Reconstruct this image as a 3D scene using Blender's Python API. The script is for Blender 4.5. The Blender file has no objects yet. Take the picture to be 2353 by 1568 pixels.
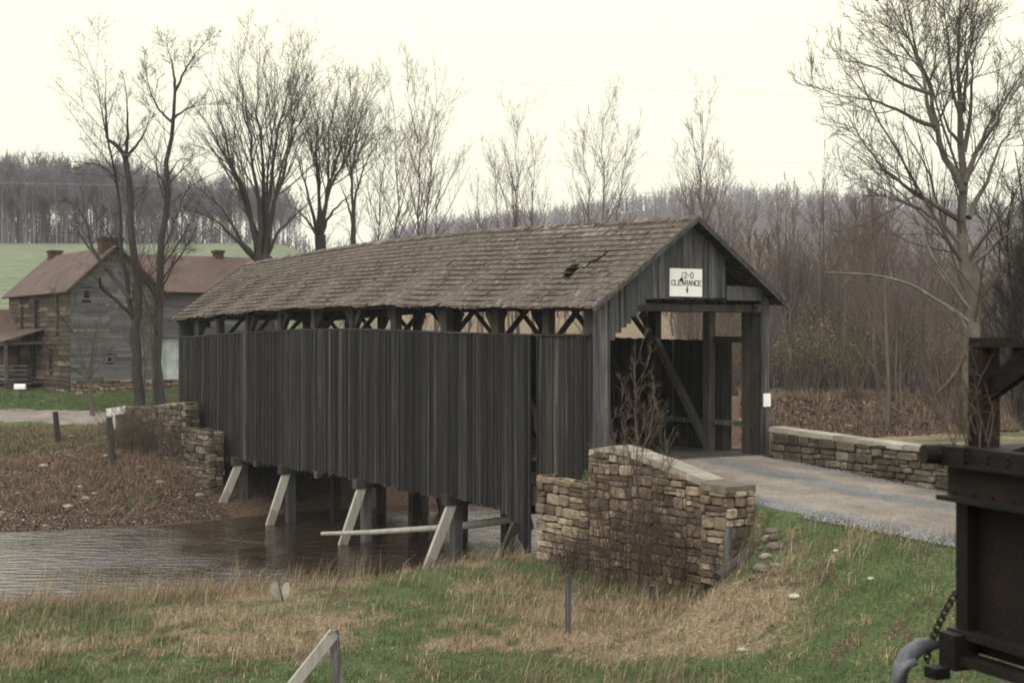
import bpy, math, random
import numpy as np
from mathutils import Vector
S = bpy.context.scene
C = S.collection
rnd = random.Random(7)
rng = np.random.default_rng(11)
R = math.radians

# ------------------------------------------------------------------ camera
CZ = 6.25                       # eye height above the water of the creek
F = 3267.0                      # focal length in the units of the measuring grid (2352 wide)
cam_d = bpy.data.cameras.new("camera"); cam = bpy.data.objects.new("camera", cam_d); C.objects.link(cam)
cam.location = (0, 0, CZ); cam.rotation_euler = (R(90), 0, 0)
cam_d.sensor_width = 36; cam_d.lens = 50; cam_d.shift_y = -8/2352
cam_d.clip_start = 0.1; cam_d.clip_end = 6000
cam_d.dof.use_dof = True; cam_d.dof.focus_distance = 40; cam_d.dof.aperture_fstop = 3.2
S.camera = cam

# ------------------------------------------------------------------ world and sun
SUN_EL, SUN_AZ = 48, 205        # high soft sun behind the camera's left shoulder, through thin overcast
W = bpy.data.worlds.new("World"); S.world = W; W.use_nodes = True
nt = W.node_tree; nt.nodes.clear()
out = nt.nodes.new("ShaderNodeOutputWorld"); bg = nt.nodes.new("ShaderNodeBackground")
sky = nt.nodes.new("ShaderNodeTexSky"); sky.sky_type = 'NISHITA'; sky.sun_disc = False
sky.sun_elevation = R(SUN_EL); sky.sun_rotation = R(SUN_AZ)
sky.air_density = 1.0; sky.dust_density = 6.0; sky.ozone_density = 1.0
mx = nt.nodes.new("ShaderNodeMix"); mx.data_type = 'RGBA'; mx.inputs[0].default_value = 0.95
tc = nt.nodes.new("ShaderNodeTexCoord"); sep = nt.nodes.new("ShaderNodeSeparateXYZ")
ramp = nt.nodes.new("ShaderNodeValToRGB")       # pale overcast: a touch greyer towards the horizon
ramp.color_ramp.elements[0].position = 0.0; ramp.color_ramp.elements[0].color = (1.0, .99, 0.82, 1)
ramp.color_ramp.elements[1].position = 0.27; ramp.color_ramp.elements[1].color = (1.35, 1.31, .95, 1)
el = ramp.color_ramp.elements.new(.42); el.color = (2.7, 2.6, 2.5, 1); el = ramp.color_ramp.elements.new(1.0); el.color = (2.1, 2.06, 2.06, 1)
mul = nt.nodes.new("ShaderNodeVectorMath"); mul.operation = 'SCALE'; mul.inputs['Scale'].default_value = 10.5
nt.links.new(tc.outputs['Generated'], sep.inputs[0]); nt.links.new(sep.outputs[2], ramp.inputs[0])
nt.links.new(ramp.outputs[0], mul.inputs[0])
nt.links.new(sky.outputs[0], mx.inputs[6]); nt.links.new(mul.outputs[0], mx.inputs[7])
nt.links.new(mx.outputs[2], bg.inputs[0]); bg.inputs[1].default_value = 0.1
nt.links.new(bg.outputs[0], out.inputs[0])
sd = bpy.data.lights.new("sun", 'SUN'); sd.energy = 1.4; sd.angle = R(11); sd.color = (1, .96, .90)
so = bpy.data.objects.new("sun", sd); C.objects.link(so)
so.rotation_euler = Vector((math.sin(R(SUN_AZ))*math.cos(R(SUN_EL)), math.cos(R(SUN_AZ))*math.cos(R(SUN_EL)), math.sin(R(SUN_EL)))).to_track_quat('Z', 'Y').to_euler()
S.view_settings.view_transform = 'Standard'; S.view_settings.look = 'None'
S.view_settings.exposure = 0.0; S.view_settings.gamma = 1.0
S.cycles.use_denoising = True; S.cycles.use_adaptive_sampling = False; S.cycles.denoising_prefilter = 'NONE'
S.cycles.max_bounces = 6; S.cycles.volume_bounces = 0; S.cycles.volume_max_steps = 64
S.cycles.pixel_filter_type = 'BLACKMAN_HARRIS'; S.cycles.filter_width = 1.9

# ------------------------------------------------------------------ helpers
def at(px, py, Y):              # the point at depth Y seen at (px, py) of the 2352 x 1568 measuring grid
    return Vector(((px-1176)/F*Y, Y, CZ-(py-776)/F*Y))
def sm(t): t = np.clip(t, 0, 1); return t*t*(3-2*t)

def value_noise(x, y, sc, seed=0):
    x = np.asarray(x, float)*sc; y = np.asarray(y, float)*sc
    xi = np.floor(x).astype(np.int64); yi = np.floor(y).astype(np.int64)
    fx = x-xi; fy = y-yi; fx = fx*fx*(3-2*fx); fy = fy*fy*(3-2*fy)
    def h(a, b):
        n = (a*374761393+b*668265263+seed*974634777) & 0xffffffff
        n = ((n ^ (n >> 13))*1274126177) & 0xffffffff
        return ((n ^ (n >> 16)) & 0xffff)/65535.0
    return (h(xi, yi)*(1-fx)+h(xi+1, yi)*fx)*(1-fy)+(h(xi, yi+1)*(1-fx)+h(xi+1, yi+1)*fx)*fy
def fbm(x, y, sc, seed=0, o=4):
    r = 0; a = .5
    for i in range(o): r = r+a*value_noise(x, y, sc*2**i, seed+i*17); a *= .5
    return r/(1-.5**o)

class MB:                       # a mesh in the making: vertices, faces and one tint per face
    def __init__(s): s.v = []; s.f = []; s.t = []
    def add(s, vs, fs, tint=None):
        b = len(s.v); s.v += [tuple(v) for v in vs]
        t = rnd.random() if tint is None else tint
        for f in fs: s.f.append(tuple(i+b for i in f)); s.t.append(t)
    def hexa(s, c8, tint=None):  # 0-3 bottom ring, 4-7 top ring
        s.add(c8, [(3,2,1,0),(4,5,6,7),(0,1,5,4),(1,2,6,5),(2,3,7,6),(3,0,4,7)], tint)
    def beam(s, p, q, w, h, tint=None, up=(0,0,1), jit=0):
        p = Vector(p); q = Vector(q); d = (q-p).normalized(); u = Vector(up)
        if abs(d.dot(u)) > .98: u = Vector((-.5607,.828,0))
        a = d.cross(u).normalized(); b = a.cross(d).normalized()
        a *= w/2; b *= h/2
        vs = [p-a-b, p+a-b, p+a+b, p-a+b, q-a-b, q+a-b, q+a+b, q-a+b]
        if jit: vs = [v+Vector((rnd.uniform(-jit,jit),)*3) for v in vs]
        s.hexa(vs, tint)
    def box(s, c, sx, sy, sz, tint=None, rot=0):
        ca, sa = math.cos(rot), math.sin(rot); vs = []
        for z in (-sz/2, sz/2):
            for x, y in ((-sx/2,-sy/2),(sx/2,-sy/2),(sx/2,sy/2),(-sx/2,sy/2)):
                vs.append((c[0]+x*ca-y*sa, c[1]+x*sa+y*ca, c[2]+z))
        s.hexa(vs, tint)
    def tube(s, pts, rad, n=8, tint=None, cap=True):
        pts = [Vector(p) for p in pts]; k = len(pts)
        if not hasattr(rad, '__len__'): rad = [rad]*k
        vs = []; prev = None
        for i, p in enumerate(pts):
            d = (pts[min(i+1,k-1)]-pts[max(i-1,0)]).normalized()
            if prev is None:
                r = Vector((0,0,1)) if abs(d.z) < .9 else Vector((1,0,0)); u = d.cross(r).normalized()
            else: u = (prev-d*prev.dot(d)).normalized()
            prev = u; v = d.cross(u)
            vs += [p+(u*math.cos(2*math.pi*j/n)+v*math.sin(2*math.pi*j/n))*rad[i] for j in range(n)]
        fs = [(i*n+j, i*n+(j+1)%n, (i+1)*n+(j+1)%n, (i+1)*n+j) for i in range(k-1) for j in range(n)]
        if cap: fs += [tuple(range(n))[::-1], tuple(range((k-1)*n, k*n))]
        s.add(vs, fs, tint)
    def ring(s, c, axis, rad, thick, seg=20, n=6, a0=0, a1=2*math.pi, tint=None):
        ax = Vector(axis).normalized(); u = ax.orthogonal().normalized(); v = ax.cross(u); c = Vector(c)
        s.tube([c+(u*math.cos(a0+(a1-a0)*i/seg)+v*math.sin(a0+(a1-a0)*i/seg))*rad for i in range(seg+1)], thick, n, tint)
    def stone(s, c, a, b, nrm, depth, tint=None):   # pillow-faced stone: centre, half width vector, half height vector, outward normal
        c = Vector(c); o = []
        th_ = rnd.uniform(-.06,.06); a, b = a+b.normalized()*a.length*th_, b-a.normalized()*b.length*th_*.7
        ring = [(-1,-.72),(-.75,-1),(.75,-1),(1,-.72),(1,.72),(.75,1),(-.75,1),(-1,.72)]
        for x, y in ring: o.append(c+a*(x*rnd.uniform(.93,1.0))+b*(y*rnd.uniform(.9,1.0)))
        bk = [p-nrm*depth for p in o]; pr = rnd.uniform(.008,.045)
        inn = [c+(p-c)*rnd.uniform(.74,.93)+nrm*pr*rnd.uniform(.6,1.2) for p in o]
        vs = bk+o+inn; fs = []
        for j in range(8):
            k = (j+1) % 8; fs += [(j,k,8+k,8+j), (8+j,8+k,16+k,16+j)]
        fs.append(tuple(range(16,24))); s.add(vs, fs, tint)
    def build(s, name, m, parent=None, smooth=False):
        return mesh_obj(name, np.array(s.v), s.f, np.array(s.t), m, parent, smooth)

def mesh_obj(name, v, f, t, m, parent=None, smooth=False):
    me = bpy.data.meshes.new(name); v = np.asarray(v, np.float64)
    if parent is not None: v = v-np.array(parent['base'])
    if isinstance(f, np.ndarray):
        n, k = f.shape; me.vertices.add(len(v)); me.vertices.foreach_set('co', v.astype(np.float32).ravel())
        me.loops.add(n*k); me.loops.foreach_set('vertex_index', f.astype(np.int32).ravel())
        me.polygons.add(n); me.polygons.foreach_set('loop_start', np.arange(0, n*k, k, dtype=np.int32))
        me.update(calc_edges=True)
    else: me.from_pydata(v.tolist(), [], f)
    if t is not None:
        a = me.attributes.new('tint', 'FLOAT', 'FACE'); a.data.foreach_set('value', np.asarray(t, np.float32))
    if smooth: me.polygons.foreach_set('use_smooth', np.ones(len(me.polygons), bool))
    me.materials.append(m); me.update()
    o = bpy.data.objects.new(name, me); C.objects.link(o)
    if parent is not None: o.parent = parent
    return o
def tag(o, label=None, cat=None, group=None, kind=None):
    if label: o['label'] = label
    if cat: o['category'] = cat
    if group: o['group'] = group
    if kind: o['kind'] = kind
    return o
def thing(name, loc, label, cat, group=None):
    o = bpy.data.objects.new(name, None); C.objects.link(o); o.location = loc; o['base'] = tuple(loc)
    o.empty_display_size = .3
    return tag(o, label, cat, group)
def single(o, base):            # a one-mesh thing: put its origin at its base
    b = Vector(base); o.data.transform(__import__('mathutils').Matrix.Translation(-b)); o.location = b; return o

# ------------------------------------------------------------------ materials
def mat(name, cols, rough=.9, nscale=(4,4,4), noise=.5, bump=.3, bscale=30, spec=.2, tint=.5, metal=0, detail=6, bdist=.02, hue=0):
    """colours are picked by face tint + noise; noise is stretched by nscale (object space)"""
    m = bpy.data.materials.new(name); m.use_nodes = True; n = m.node_tree; L = n.links
    b = n.nodes['Principled BSDF']; b.inputs['Roughness'].default_value = rough
    b.inputs['Specular IOR Level'].default_value = spec; b.inputs['Metallic'].default_value = metal
    tcn = n.nodes.new('ShaderNodeTexCoord'); mp = n.nodes.new('ShaderNodeMapping'); mp.inputs['Scale'].default_value = nscale
    L.new(tcn.outputs['Object'], mp.inputs[0])
    no = n.nodes.new('ShaderNodeTexNoise'); no.inputs['Scale'].default_value = 1; no.inputs['Detail'].default_value = detail; no.inputs['Roughness'].default_value = .65
    at_ = n.nodes.new('ShaderNodeAttribute'); at_.attribute_name = 'tint'
    off = n.nodes.new('ShaderNodeVectorMath'); off.operation = 'MULTIPLY_ADD'
    L.new(at_.outputs['Fac'], off.inputs[0]); off.inputs[1].default_value = (37, 53, 71); L.new(mp.outputs[0], off.inputs[2])
    L.new(off.outputs[0], no.inputs['Vector'])
    m1 = n.nodes.new('ShaderNodeMath'); m1.operation = 'MULTIPLY_ADD'; L.new(no.outputs[0], m1.inputs[0]); m1.inputs[1].default_value = noise*2; m1.inputs[2].default_value = .5-noise-tint/2
    m2 = n.nodes.new('ShaderNodeMath'); m2.operation = 'MULTIPLY_ADD'; L.new(at_.outputs['Fac'], m2.inputs[0]); m2.inputs[1].default_value = tint; L.new(m1.outputs[0], m2.inputs[2])
    cr = n.nodes.new('ShaderNodeValToRGB'); e = cr.color_ramp.elements
    while len(e) < len(cols): e.new(.5)
    for i, c in enumerate(cols): e[i].position = i/(len(cols)-1); e[i].color = (*c, 1)
    L.new(m2.outputs[0], cr.inputs[0]); L.new(cr.outputs[0], b.inputs['Base Color'])
    if bump:
        nb = n.nodes.new('ShaderNodeTexNoise'); nb.inputs['Scale'].default_value = bscale; nb.inputs['Detail'].default_value = 5
        mp2 = n.nodes.new('ShaderNodeMapping'); mx_ = max(nscale); mp2.inputs['Scale'].default_value = tuple(c/mx_ for c in nscale)
        L.new(tcn.outputs['Object'], mp2.inputs[0]); L.new(mp2.outputs[0], nb.inputs['Vector'])
        bn = n.nodes.new('ShaderNodeBump'); bn.inputs['Strength'].default_value = bump; bn.inputs['Distance'].default_value = bdist
        L.new(nb.outputs[0], bn.inputs['Height']); L.new(bn.outputs[0], b.inputs['Normal'])
    return m

M = {}
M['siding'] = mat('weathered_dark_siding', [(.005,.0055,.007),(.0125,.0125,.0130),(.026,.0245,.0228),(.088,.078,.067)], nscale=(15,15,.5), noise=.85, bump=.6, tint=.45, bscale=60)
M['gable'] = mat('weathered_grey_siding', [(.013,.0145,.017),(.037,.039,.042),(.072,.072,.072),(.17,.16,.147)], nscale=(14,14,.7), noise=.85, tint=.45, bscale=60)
M['timber'] = mat('old_timber', [(.012,.011,.010),(.034,.030,.026),(.075,.067,.056)], nscale=(5,5,1.2), noise=.6, tint=.3)
M['pale_timber'] = mat('bleached_timber', [(.12,.11,.095),(.30,.285,.25),(.46,.44,.39)], nscale=(10,10,.8), noise=.5, tint=.25)
M['shingle'] = mat('cedar_shingles', [(.024,.019,.015),(.066,.054,.042),(.108,.090,.070),(.25,.22,.18)], nscale=(3,3,3), noise=.5, tint=.5)
M['stone'] = mat('field_stone', [(.042,.031,.022),(.108,.081,.056),(.185,.145,.099),(.37,.315,.23)], nscale=(7,7,9), noise=.6, tint=.7, bump=.8, bscale=18)
M['stone_dark'] = mat('dark_fieldstone', [(.022,.019,.015),(.06,.051,.038),(.11,.093,.07),(.23,.20,.16)], nscale=(6,6,8), noise=.6, tint=.7, bump=.8, bscale=18)  # darker version of the field stone tones
M['mortar'] = mat('wall_core', [(.06,.047,.034),(.13,.103,.076)], nscale=(9,9,9), bump=.8)
M['cap'] = mat('mortar_cap', [(.10,.088,.068),(.22,.20,.16),(.36,.335,.28)], nscale=(1.5,1.5,1.5), noise=.6, tint=.3, bump=.7)
M['roof_red'] = mat('faded_red_roof', [(.042,.026,.021),(.075,.050,.041),(.12,.088,.075)], nscale=(.9,.9,.5), noise=.6, tint=.3)
M['clap_grey'] = mat('grey_clapboard', [(.035,.035,.036),(.072,.072,.074),(.115,.114,.112),(.20,.193,.18)], nscale=(.8,.8,4), noise=.55, tint=.55)
M['log_brown'] = mat('brown_logs_and_chinking', [(.016,.012,.010),(.04,.030,.023),(.075,.058,.044),(.17,.14,.11)], nscale=(1.2,1.2,4), noise=.45, tint=.7)
M['brick'] = mat('dark_brick', [(.03,.02,.016),(.075,.045,.035)], nscale=(6,6,10))
M['dark'] = mat('dark_opening', [(.008,.008,.009),(.014,.013,.013)], bump=0)
M['white'] = mat('white_paint', [(.62,.62,.58),(.78,.78,.73)], nscale=(3,3,3), bump=.1, rough=.6)
M['whitewash'] = mat('old_whitewash', [(.22,.25,.25),(.40,.44,.43),(.52,.55,.53)], nscale=(1.4,1.4,1.4), noise=.6)
M['ink'] = mat('sign_ink', [(.05,.055,.06),(.075,.08,.08)], bump=0)
M['rust'] = mat('rusty_iron', [(.0022,.0016,.0014),(.006,.0036,.0028),(.034,.016,.010)], nscale=(3,3,3), noise=.6, bump=.5, rough=.75)
M['steel'] = mat('dull_steel', [(.03,.033,.038),(.11,.118,.13)], nscale=(16,16,16), rough=.45, metal=.3, noise=.8)
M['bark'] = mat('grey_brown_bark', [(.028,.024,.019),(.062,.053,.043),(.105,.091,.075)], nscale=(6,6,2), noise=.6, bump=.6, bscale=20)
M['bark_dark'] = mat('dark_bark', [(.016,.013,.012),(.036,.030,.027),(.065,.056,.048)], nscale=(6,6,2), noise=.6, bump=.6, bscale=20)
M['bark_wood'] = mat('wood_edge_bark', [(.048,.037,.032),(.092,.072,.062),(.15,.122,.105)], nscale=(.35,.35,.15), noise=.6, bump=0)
M['bark_hazed'] = mat('hazed_far_bark', [(.085,.072,.09),(.145,.125,.15),(.205,.18,.20)], nscale=(.03,.03,.02), noise=.7, bump=0)  # purple-grey bare twigs, with blue of the distance haze put into the colour
M['syc'] = mat('sycamore_bark', [(.03,.026,.021),(.065,.057,.047),(.11,.098,.082),(.22,.205,.18)], nscale=(1.2,1.2,.8), noise=.75, tint=.2, bump=.3)
M['bleached'] = mat('bleached_limb_bark', [(.04,.036,.031),(.125,.118,.105),(.32,.31,.28)], nscale=(2,2,2), noise=.7, bump=.2)
M['twig_red'] = mat('reddish_twigs', [(.045,.034,.028),(.09,.068,.054),(.16,.125,.10)], nscale=(2,2,2), bump=0)
M['straw'] = mat('dry_straw', [(.09,.067,.038),(.22,.172,.105),(.42,.35,.22)], nscale=(.6,.6,.6), noise=.5, tint=.7, bump=0)
M['weed'] = mat('brown_weeds', [(.065,.044,.03),(.155,.112,.075),(.27,.20,.14)], nscale=(.6,.6,.6), noise=.5, tint=.7, bump=0)
M['grass'] = mat('green_grass', [(.030,.050,.017),(.068,.102,.038),(.145,.165,.072)], nscale=(.7,.7,.7), noise=.5, tint=.7, bump=0)
M['litter'] = mat('leaf_litter', [(.03,.021,.015),(.072,.052,.036),(.125,.095,.067),(.30,.25,.19)], nscale=(.5,.5,.5), noise=.3, tint=.9, bump=0)
M['bud'] = mat('olive_buds', [(.07,.062,.022),(.12,.11,.045),(.17,.155,.07)], nscale=(.4,.4,.4), noise=.4, tint=.8, bump=0)
M['gravel_bits'] = mat('loose_gravel', [(.06,.062,.064),(.14,.143,.145),(.28,.28,.275)], nscale=(1,1,1), noise=.3, tint=.8, bump=0)
M['twig_dark'] = mat('dark_bramble_stems', [(.03,.021,.016),(.062,.043,.033),(.11,.08,.06)], nscale=(2,2,2), bump=0)
M['truss_lit'] = mat('lit_truss_timber', [(.035,.032,.028),(.08,.073,.064),(.14,.13,.115)], nscale=(5,5,1.2), noise=.6, tint=.3)  # old timber lightened: daylight from the portal put into the colour
M['wire'] = mat('grey_wire', [(.35,.34,.3),(.42,.41,.37)], bump=0)
M['rock'] = mat('pale_rock', [(.15,.137,.115),(.30,.28,.24),(.47,.45,.40)], nscale=(6,6,6), bump=.6)

# ------------------------------------------------------------------ the lie of the land
O = np.array([1.9, 34.0]); A = np.array([-.5607, .828]); N = np.array([.828, .5607]); LEN = 26.57
def bp(s, w, z): return Vector((O[0]+A[0]*s+N[0]*w, O[1]+A[1]*s+N[1]*w, z))
XN = [-60,-40,-16,-12,-9,-3.8,-2,0,1.5,5,12,30,80]; YN = [28,29.5,32.4,33.2,34.0,35.7,37.6,39.1,41,44,49,58,75]
XF = [-60,-40,-16.4,-12.5,-10,-8,-4.4,0,6,12,30,80]; YF = [38,40.5,45.6,46.8,49,51,53,55,57.5,60,69,88]
ROADZ_S = [-40,-22,-12.7,-6,0,26.6,40]; ROADZ = [2.45,2.5,2.55,2.80,3.22,3.22,2.7]
FL_Y = [40,46,52.7,60,64,70,76,85,100,120,160,200,240,285,300,330,420,900]
FL_Z = [0.6,0.8,1.5,2.35,2.6,2.95,3.25,3.8,5.8,8.8,13.4,17.3,21.2,25.2,25.6,24,16,14]
FC_Y = [40,50,62,80,100,125,150,200,300,420,520,620,700,800,950]
FC_Z = [1.2,2.6,3.35,3.5,3.9,5.6,8.2,9.5,11,17,32,52,64,68,60]
def land(x, y):
    x = np.asarray(x, float); y = np.asarray(y, float)
    s = (x-O[0])*A[0]+(y-O[1])*A[1]; w = (x-O[0])*N[0]+(y-O[1])*N[1]
    nz = fbm(x, y, .28, 3)-.5; nz2 = fbm(x, y, 1.7, 9, 3)-.5
    dn = np.interp(x, XN, YN)-y; df = y-np.interp(x, XF, YF)
    # near field
    nf = .9+.35*sm((x-1.5)/6)*sm((34-y)/8)+np.where(y < 17, sm((17-y)/7)*2.3, 0)+.30*nz
    nf = nf-.25*sm((-x-4)/6)
    hn = nf*sm(dn/5.0)*.97+.02
    road = np.interp(s, ROADZ_S, ROADZ)
    bw = np.where(s > -6.3, .22, .22+np.clip((-6.3-s)/1.2, 0, 1)*2.7)          # how wide the side slope is
    k = sm((w+.42+bw*1.6)/(bw*1.9))
    inb = sm((w+.4)/.3)*sm((5.9-w)/.3)
    kc = sm((.75-s)/1.0)*(1-sm((w-5.9)/.3))+sm((w-5.9)/.3)*sm((dn-.2)/4.5)                           # abutment front / natural bank
    k = k*kc*(s < 12)
    hn = hn*(1-k)+(road-.015+np.where(w > 5.9, .15*nz, 0))*k
    # far side
    r = x/np.maximum(y, 1)
    FL = np.interp(y, FL_Y, FL_Z); FC = np.interp(y, FC_Y, FC_Z)
    g = sm((r+.17)/.10)
    lumps = (fbm(x, y, .006, 31)-.5)*26*sm((y-420)/200)
    crest = np.interp(r, [-.1,0,.07,.14,.23,.36], [-12,-4,0,5,0,-3])
    far = FL*(1-g)+(FC+lumps+crest*sm((y-450)/200))*g
    far = far+.5*nz*sm((y-62)/10)*g+(.25*nz)*sm((df-1)/4)+ .10*nz2*sm(df/2)
    far = far*sm((df+.3)/(np.where(x < -13, 11., 7.)))
    e = sm((w+.42+.35+np.where(s > 33, 2.5, 0))/np.where(s > 33, 5., .55))*sm((6.2-w)/1.2)*sm((s-24.6)/1.1)*sm((37-s)/5)
    far = far*(1-e)+(np.interp(s, ROADZ_S, ROADZ)-.015)*e
    bed = -.45
    h = np.where(dn > 0, hn, np.where(df > 0, far, bed))
    h = np.where((dn <= 0) & (df <= 0), np.maximum(-.45, np.maximum(dn*.25, df*.25)), h)
    return h+np.where((dn > .5) | (df > .5), .04*nz2, 0)
def H(x, y): return float(land(np.array([x]), np.array([y]))[0])

def masks(x, y):
    """green grass, brown litter: what grows where"""
    s = (x-O[0])*A[0]+(y-O[1])*A[1]; w = (x-O[0])*N[0]+(y-O[1])*N[1]
    dn = np.interp(x, XN, YN)-y; df = y-np.interp(x, XF, YF)
    n1 = fbm(x, y, .45, 5); n2 = fbm(x, y, 1.6, 8, 3)
    near = .50+(n1-.5)*2.4+(n2-.5)*.9
    near = near+.45*sm((25.5-y)/3)-.75*np.exp(-((x-2.3)/2.4)**2-((y-28)/2.6)**2)+.35*np.exp(-((x-.3)/1.6)**2-((y-32.5)/1.6)**2)
    near = near+.4*sm((-w-0.8)/1.5)*sm((-s-8)/2)-.5*sm((2.2-dn)/2.2)
    far = .05+(n1-.5)*1.6+.9*sm((df-8.5)/3)*sm((-x-11)/4)*sm((66-y)/1)+.75*sm((y-66)/3)*sm((-x-5)/6)*(y < 140)
    r = x/np.maximum(y, 1)
    hill = sm((y-84)/10)*sm((-r-.10)/.05)*.95
    far = np.maximum(far, hill-.15*sm((y-262)/8))
    g = np.where(dn > -1, near, far)
    g = np.where((w > 5.6) & (x > -7) & (y < 75), np.minimum(g, .35+(n1-.5)*2), g)
    lit = np.where((df > -1), sm((12-df)/5)*np.where(r < -.10, 1, 0)+np.where(r >= -.10, sm((9-df)/3)*.8+.35, 0), 0)
    lit = lit+np.where(dn > -1, sm((1.5-dn)/1.5)*.8+.6*(n2 > .62), 0)
    lit = np.maximum(lit, np.where(y > 320, 1, 0)); lit = np.maximum(lit, sm((y-66)/5)*sm((r-.125)/.04))
    return np.clip(g, 0, 1), np.clip(lit, 0, 1), r

def axis(parts):
    o = [np.arange(a, b, st) for a, b, st in parts]; return np.concatenate(o)
gx = axis([(-1500,-400,60),(-400,-120,10),(-120,-40,2.5),(-40,-22,.7),(-22,12,.30),(12,30,.7),(30,90,2.5),(90,500,10),(500,1600,60)])
gy = axis([(-60,4,4),(4,18,.7),(18,66,.30),(66,90,.7),(90,140,2),(140,340,5),(340,1000,12)])
GX, GY = np.meshgrid(gx, gy); hz = land(GX.ravel(), GY.ravel())
v = np.stack([GX.ravel(), GY.ravel(), hz], 1); nx, ny = len(gx), len(gy)
ii = (np.arange(ny-1)[:, None]*nx+np.arange(nx-1)[None, :]).ravel()
fc = np.stack([ii, ii+1, ii+nx+1, ii+nx], 1)
gmask, lmask, rr = masks(GX.ravel(), GY.ravel())

m = bpy.data.materials.new('ground'); m.use_nodes = True; n = m.node_tree; L = n.links; b = n.nodes['Principled BSDF']
b.inputs['Roughness'].default_value = 1; b.inputs['Specular IOR Level'].default_value = .1
def nd(t, **k):
    q = n.nodes.new(t)
    for a_, v_ in k.items(): setattr(q, a_, v_)
    return q
def noise_node(scale, detail=6, rough=.65):
    q = nd('ShaderNodeTexNoise'); q.inputs['Scale'].default_value = scale; q.inputs['Detail'].default_value = detail; q.inputs['Roughness'].default_value = rough
    L.new(tco.outputs['Object'], q.inputs['Vector']); return q
def ramp_node(src, cols, pos=None):
    q = nd('ShaderNodeValToRGB'); e = q.color_ramp.elements
    while len(e) < len(cols): e.new(.5)
    for i, c in enumerate(cols): e[i].position = pos[i] if pos else i/(len(cols)-1); e[i].color = (*c, 1)
    L.new(src, q.inputs[0]); return q
def mixc(f, a, b_):
    q = nd('ShaderNodeMix', data_type='RGBA'); L.new(f, q.inputs[0]); L.new(a, q.inputs[6]); L.new(b_, q.inputs[7]); return q
def thr(mask, nz, w=.35):       # mask with a ragged noisy edge
    a_ = nd('ShaderNodeMath', operation='ADD'); L.new(mask, a_.inputs[0]); L.new(nz, a_.inputs[1])
    q = nd('ShaderNodeMapRange'); L.new(a_.outputs[0], q.inputs[0]); q.inputs[1].default_value = 1-w/2; q.inputs[2].default_value = 1+w/2; return q
tco = nd('ShaderNodeTexCoord')
nA = noise_node(3.1); nB = noise_node(14, 5); nC = noise_node(.35, 5); nD = noise_node(45, 4)
dry = ramp_node(nB.outputs[0], [(.07,.052,.031),(.155,.12,.075),(.27,.22,.14)], [.3,.5,.7])
grn = ramp_node(nB.outputs[0], [(.024,.036,.014),(.056,.078,.030),(.115,.125,.055)], [.3,.5,.72])
lit = ramp_node(nB.outputs[0], [(.025,.017,.011),(.062,.042,.028),(.115,.083,.056),(.27,.22,.165)], [.3,.48,.6,.78])
farg = ramp_node(nC.outputs[0], [(.078,.106,.058),(.106,.130,.074),(.155,.158,.092)], [.35,.5,.68])
ag = nd('ShaderNodeAttribute', attribute_name='green'); al = nd('ShaderNodeAttribute', attribute_name='litter'); af = nd('ShaderNodeAttribute', attribute_name='far')
g1 = mixc(af.outputs['Fac'], grn.outputs[0], farg.outputs[0])
c1 = mixc(thr(ag.outputs['Fac'], nA.outputs[0]).outputs[0], dry.outputs[0], g1.outputs[2])
c2 = mixc(thr(al.outputs['Fac'], nA.outputs[0]).outputs[0], c1.outputs[2], lit.outputs[0])
L.new(c2.outputs[2], b.inputs['Base Color'])
bn = nd('ShaderNodeBump'); bn.inputs['Strength'].default_value = .9; bn.inputs['Distance'].default_value = .06
L.new(nB.outputs[0], bn.inputs['Height']); L.new(bn.outputs[0], b.inputs['Normal'])
gm = m
ground = mesh_obj('ground', v, fc, None, gm, None, True)
for nm, arr in (('green', gmask), ('litter', lmask), ('far', sm((GY.ravel()-80)/20))):
    a_ = ground.data.attributes.new(nm, 'FLOAT', 'POINT'); a_.data.foreach_set('value', arr.astype(np.float32))
tag(ground, kind='structure')

# ------------------------------------------------------------------ roads
m = bpy.data.materials.new('gravel'); m.use_nodes = True; n = m.node_tree; L = n.links; b = n.nodes['Principled BSDF']
b.inputs['Roughness'].default_value = 1; b.inputs['Specular IOR Level'].default_value = .15
tco = nd('ShaderNodeTexCoord'); nA = noise_node(1.1, 5); nB = noise_node(26, 4, .7); nE = noise_node(90, 3)
blue = ramp_node(nB.outputs[0], [(.075,.077,.078),(.16,.163,.163),(.29,.292,.285)], [.33,.5,.68])
tan = ramp_node(nB.outputs[0], [(.14,.122,.098),(.235,.208,.170),(.34,.305,.255)], [.3,.5,.7])
au = nd('ShaderNodeAttribute', attribute_name='grit')
c1 = mixc(thr(au.outputs['Fac'], nA.outputs[0], .45).outputs[0], tan.outputs[0], blue.outputs[0])
nK = noise_node(.8, 6, .7); rk_ = ramp_node(nK.outputs[0], [(.50,.50,.50),(.80,.80,.80),(1.12,1.12,1.12)], [.3,.5,.7]); mm = nd('ShaderNodeMix', data_type='RGBA', blend_type='MULTIPLY'); mm.inputs[0].default_value = 1
L.new(c1.outputs[2], mm.inputs[6]); L.new(rk_.outputs[0], mm.inputs[7]); L.new(mm.outputs[2], b.inputs['Base Color'])
bn = nd('ShaderNodeBump'); bn.inputs['Strength'].default_value = 1; bn.inputs['Distance'].default_value = .05
L.new(nB.outputs[0], bn.inputs['Height']); L.new(bn.outputs[0], b.inputs['Normal'])
gravel = m
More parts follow.
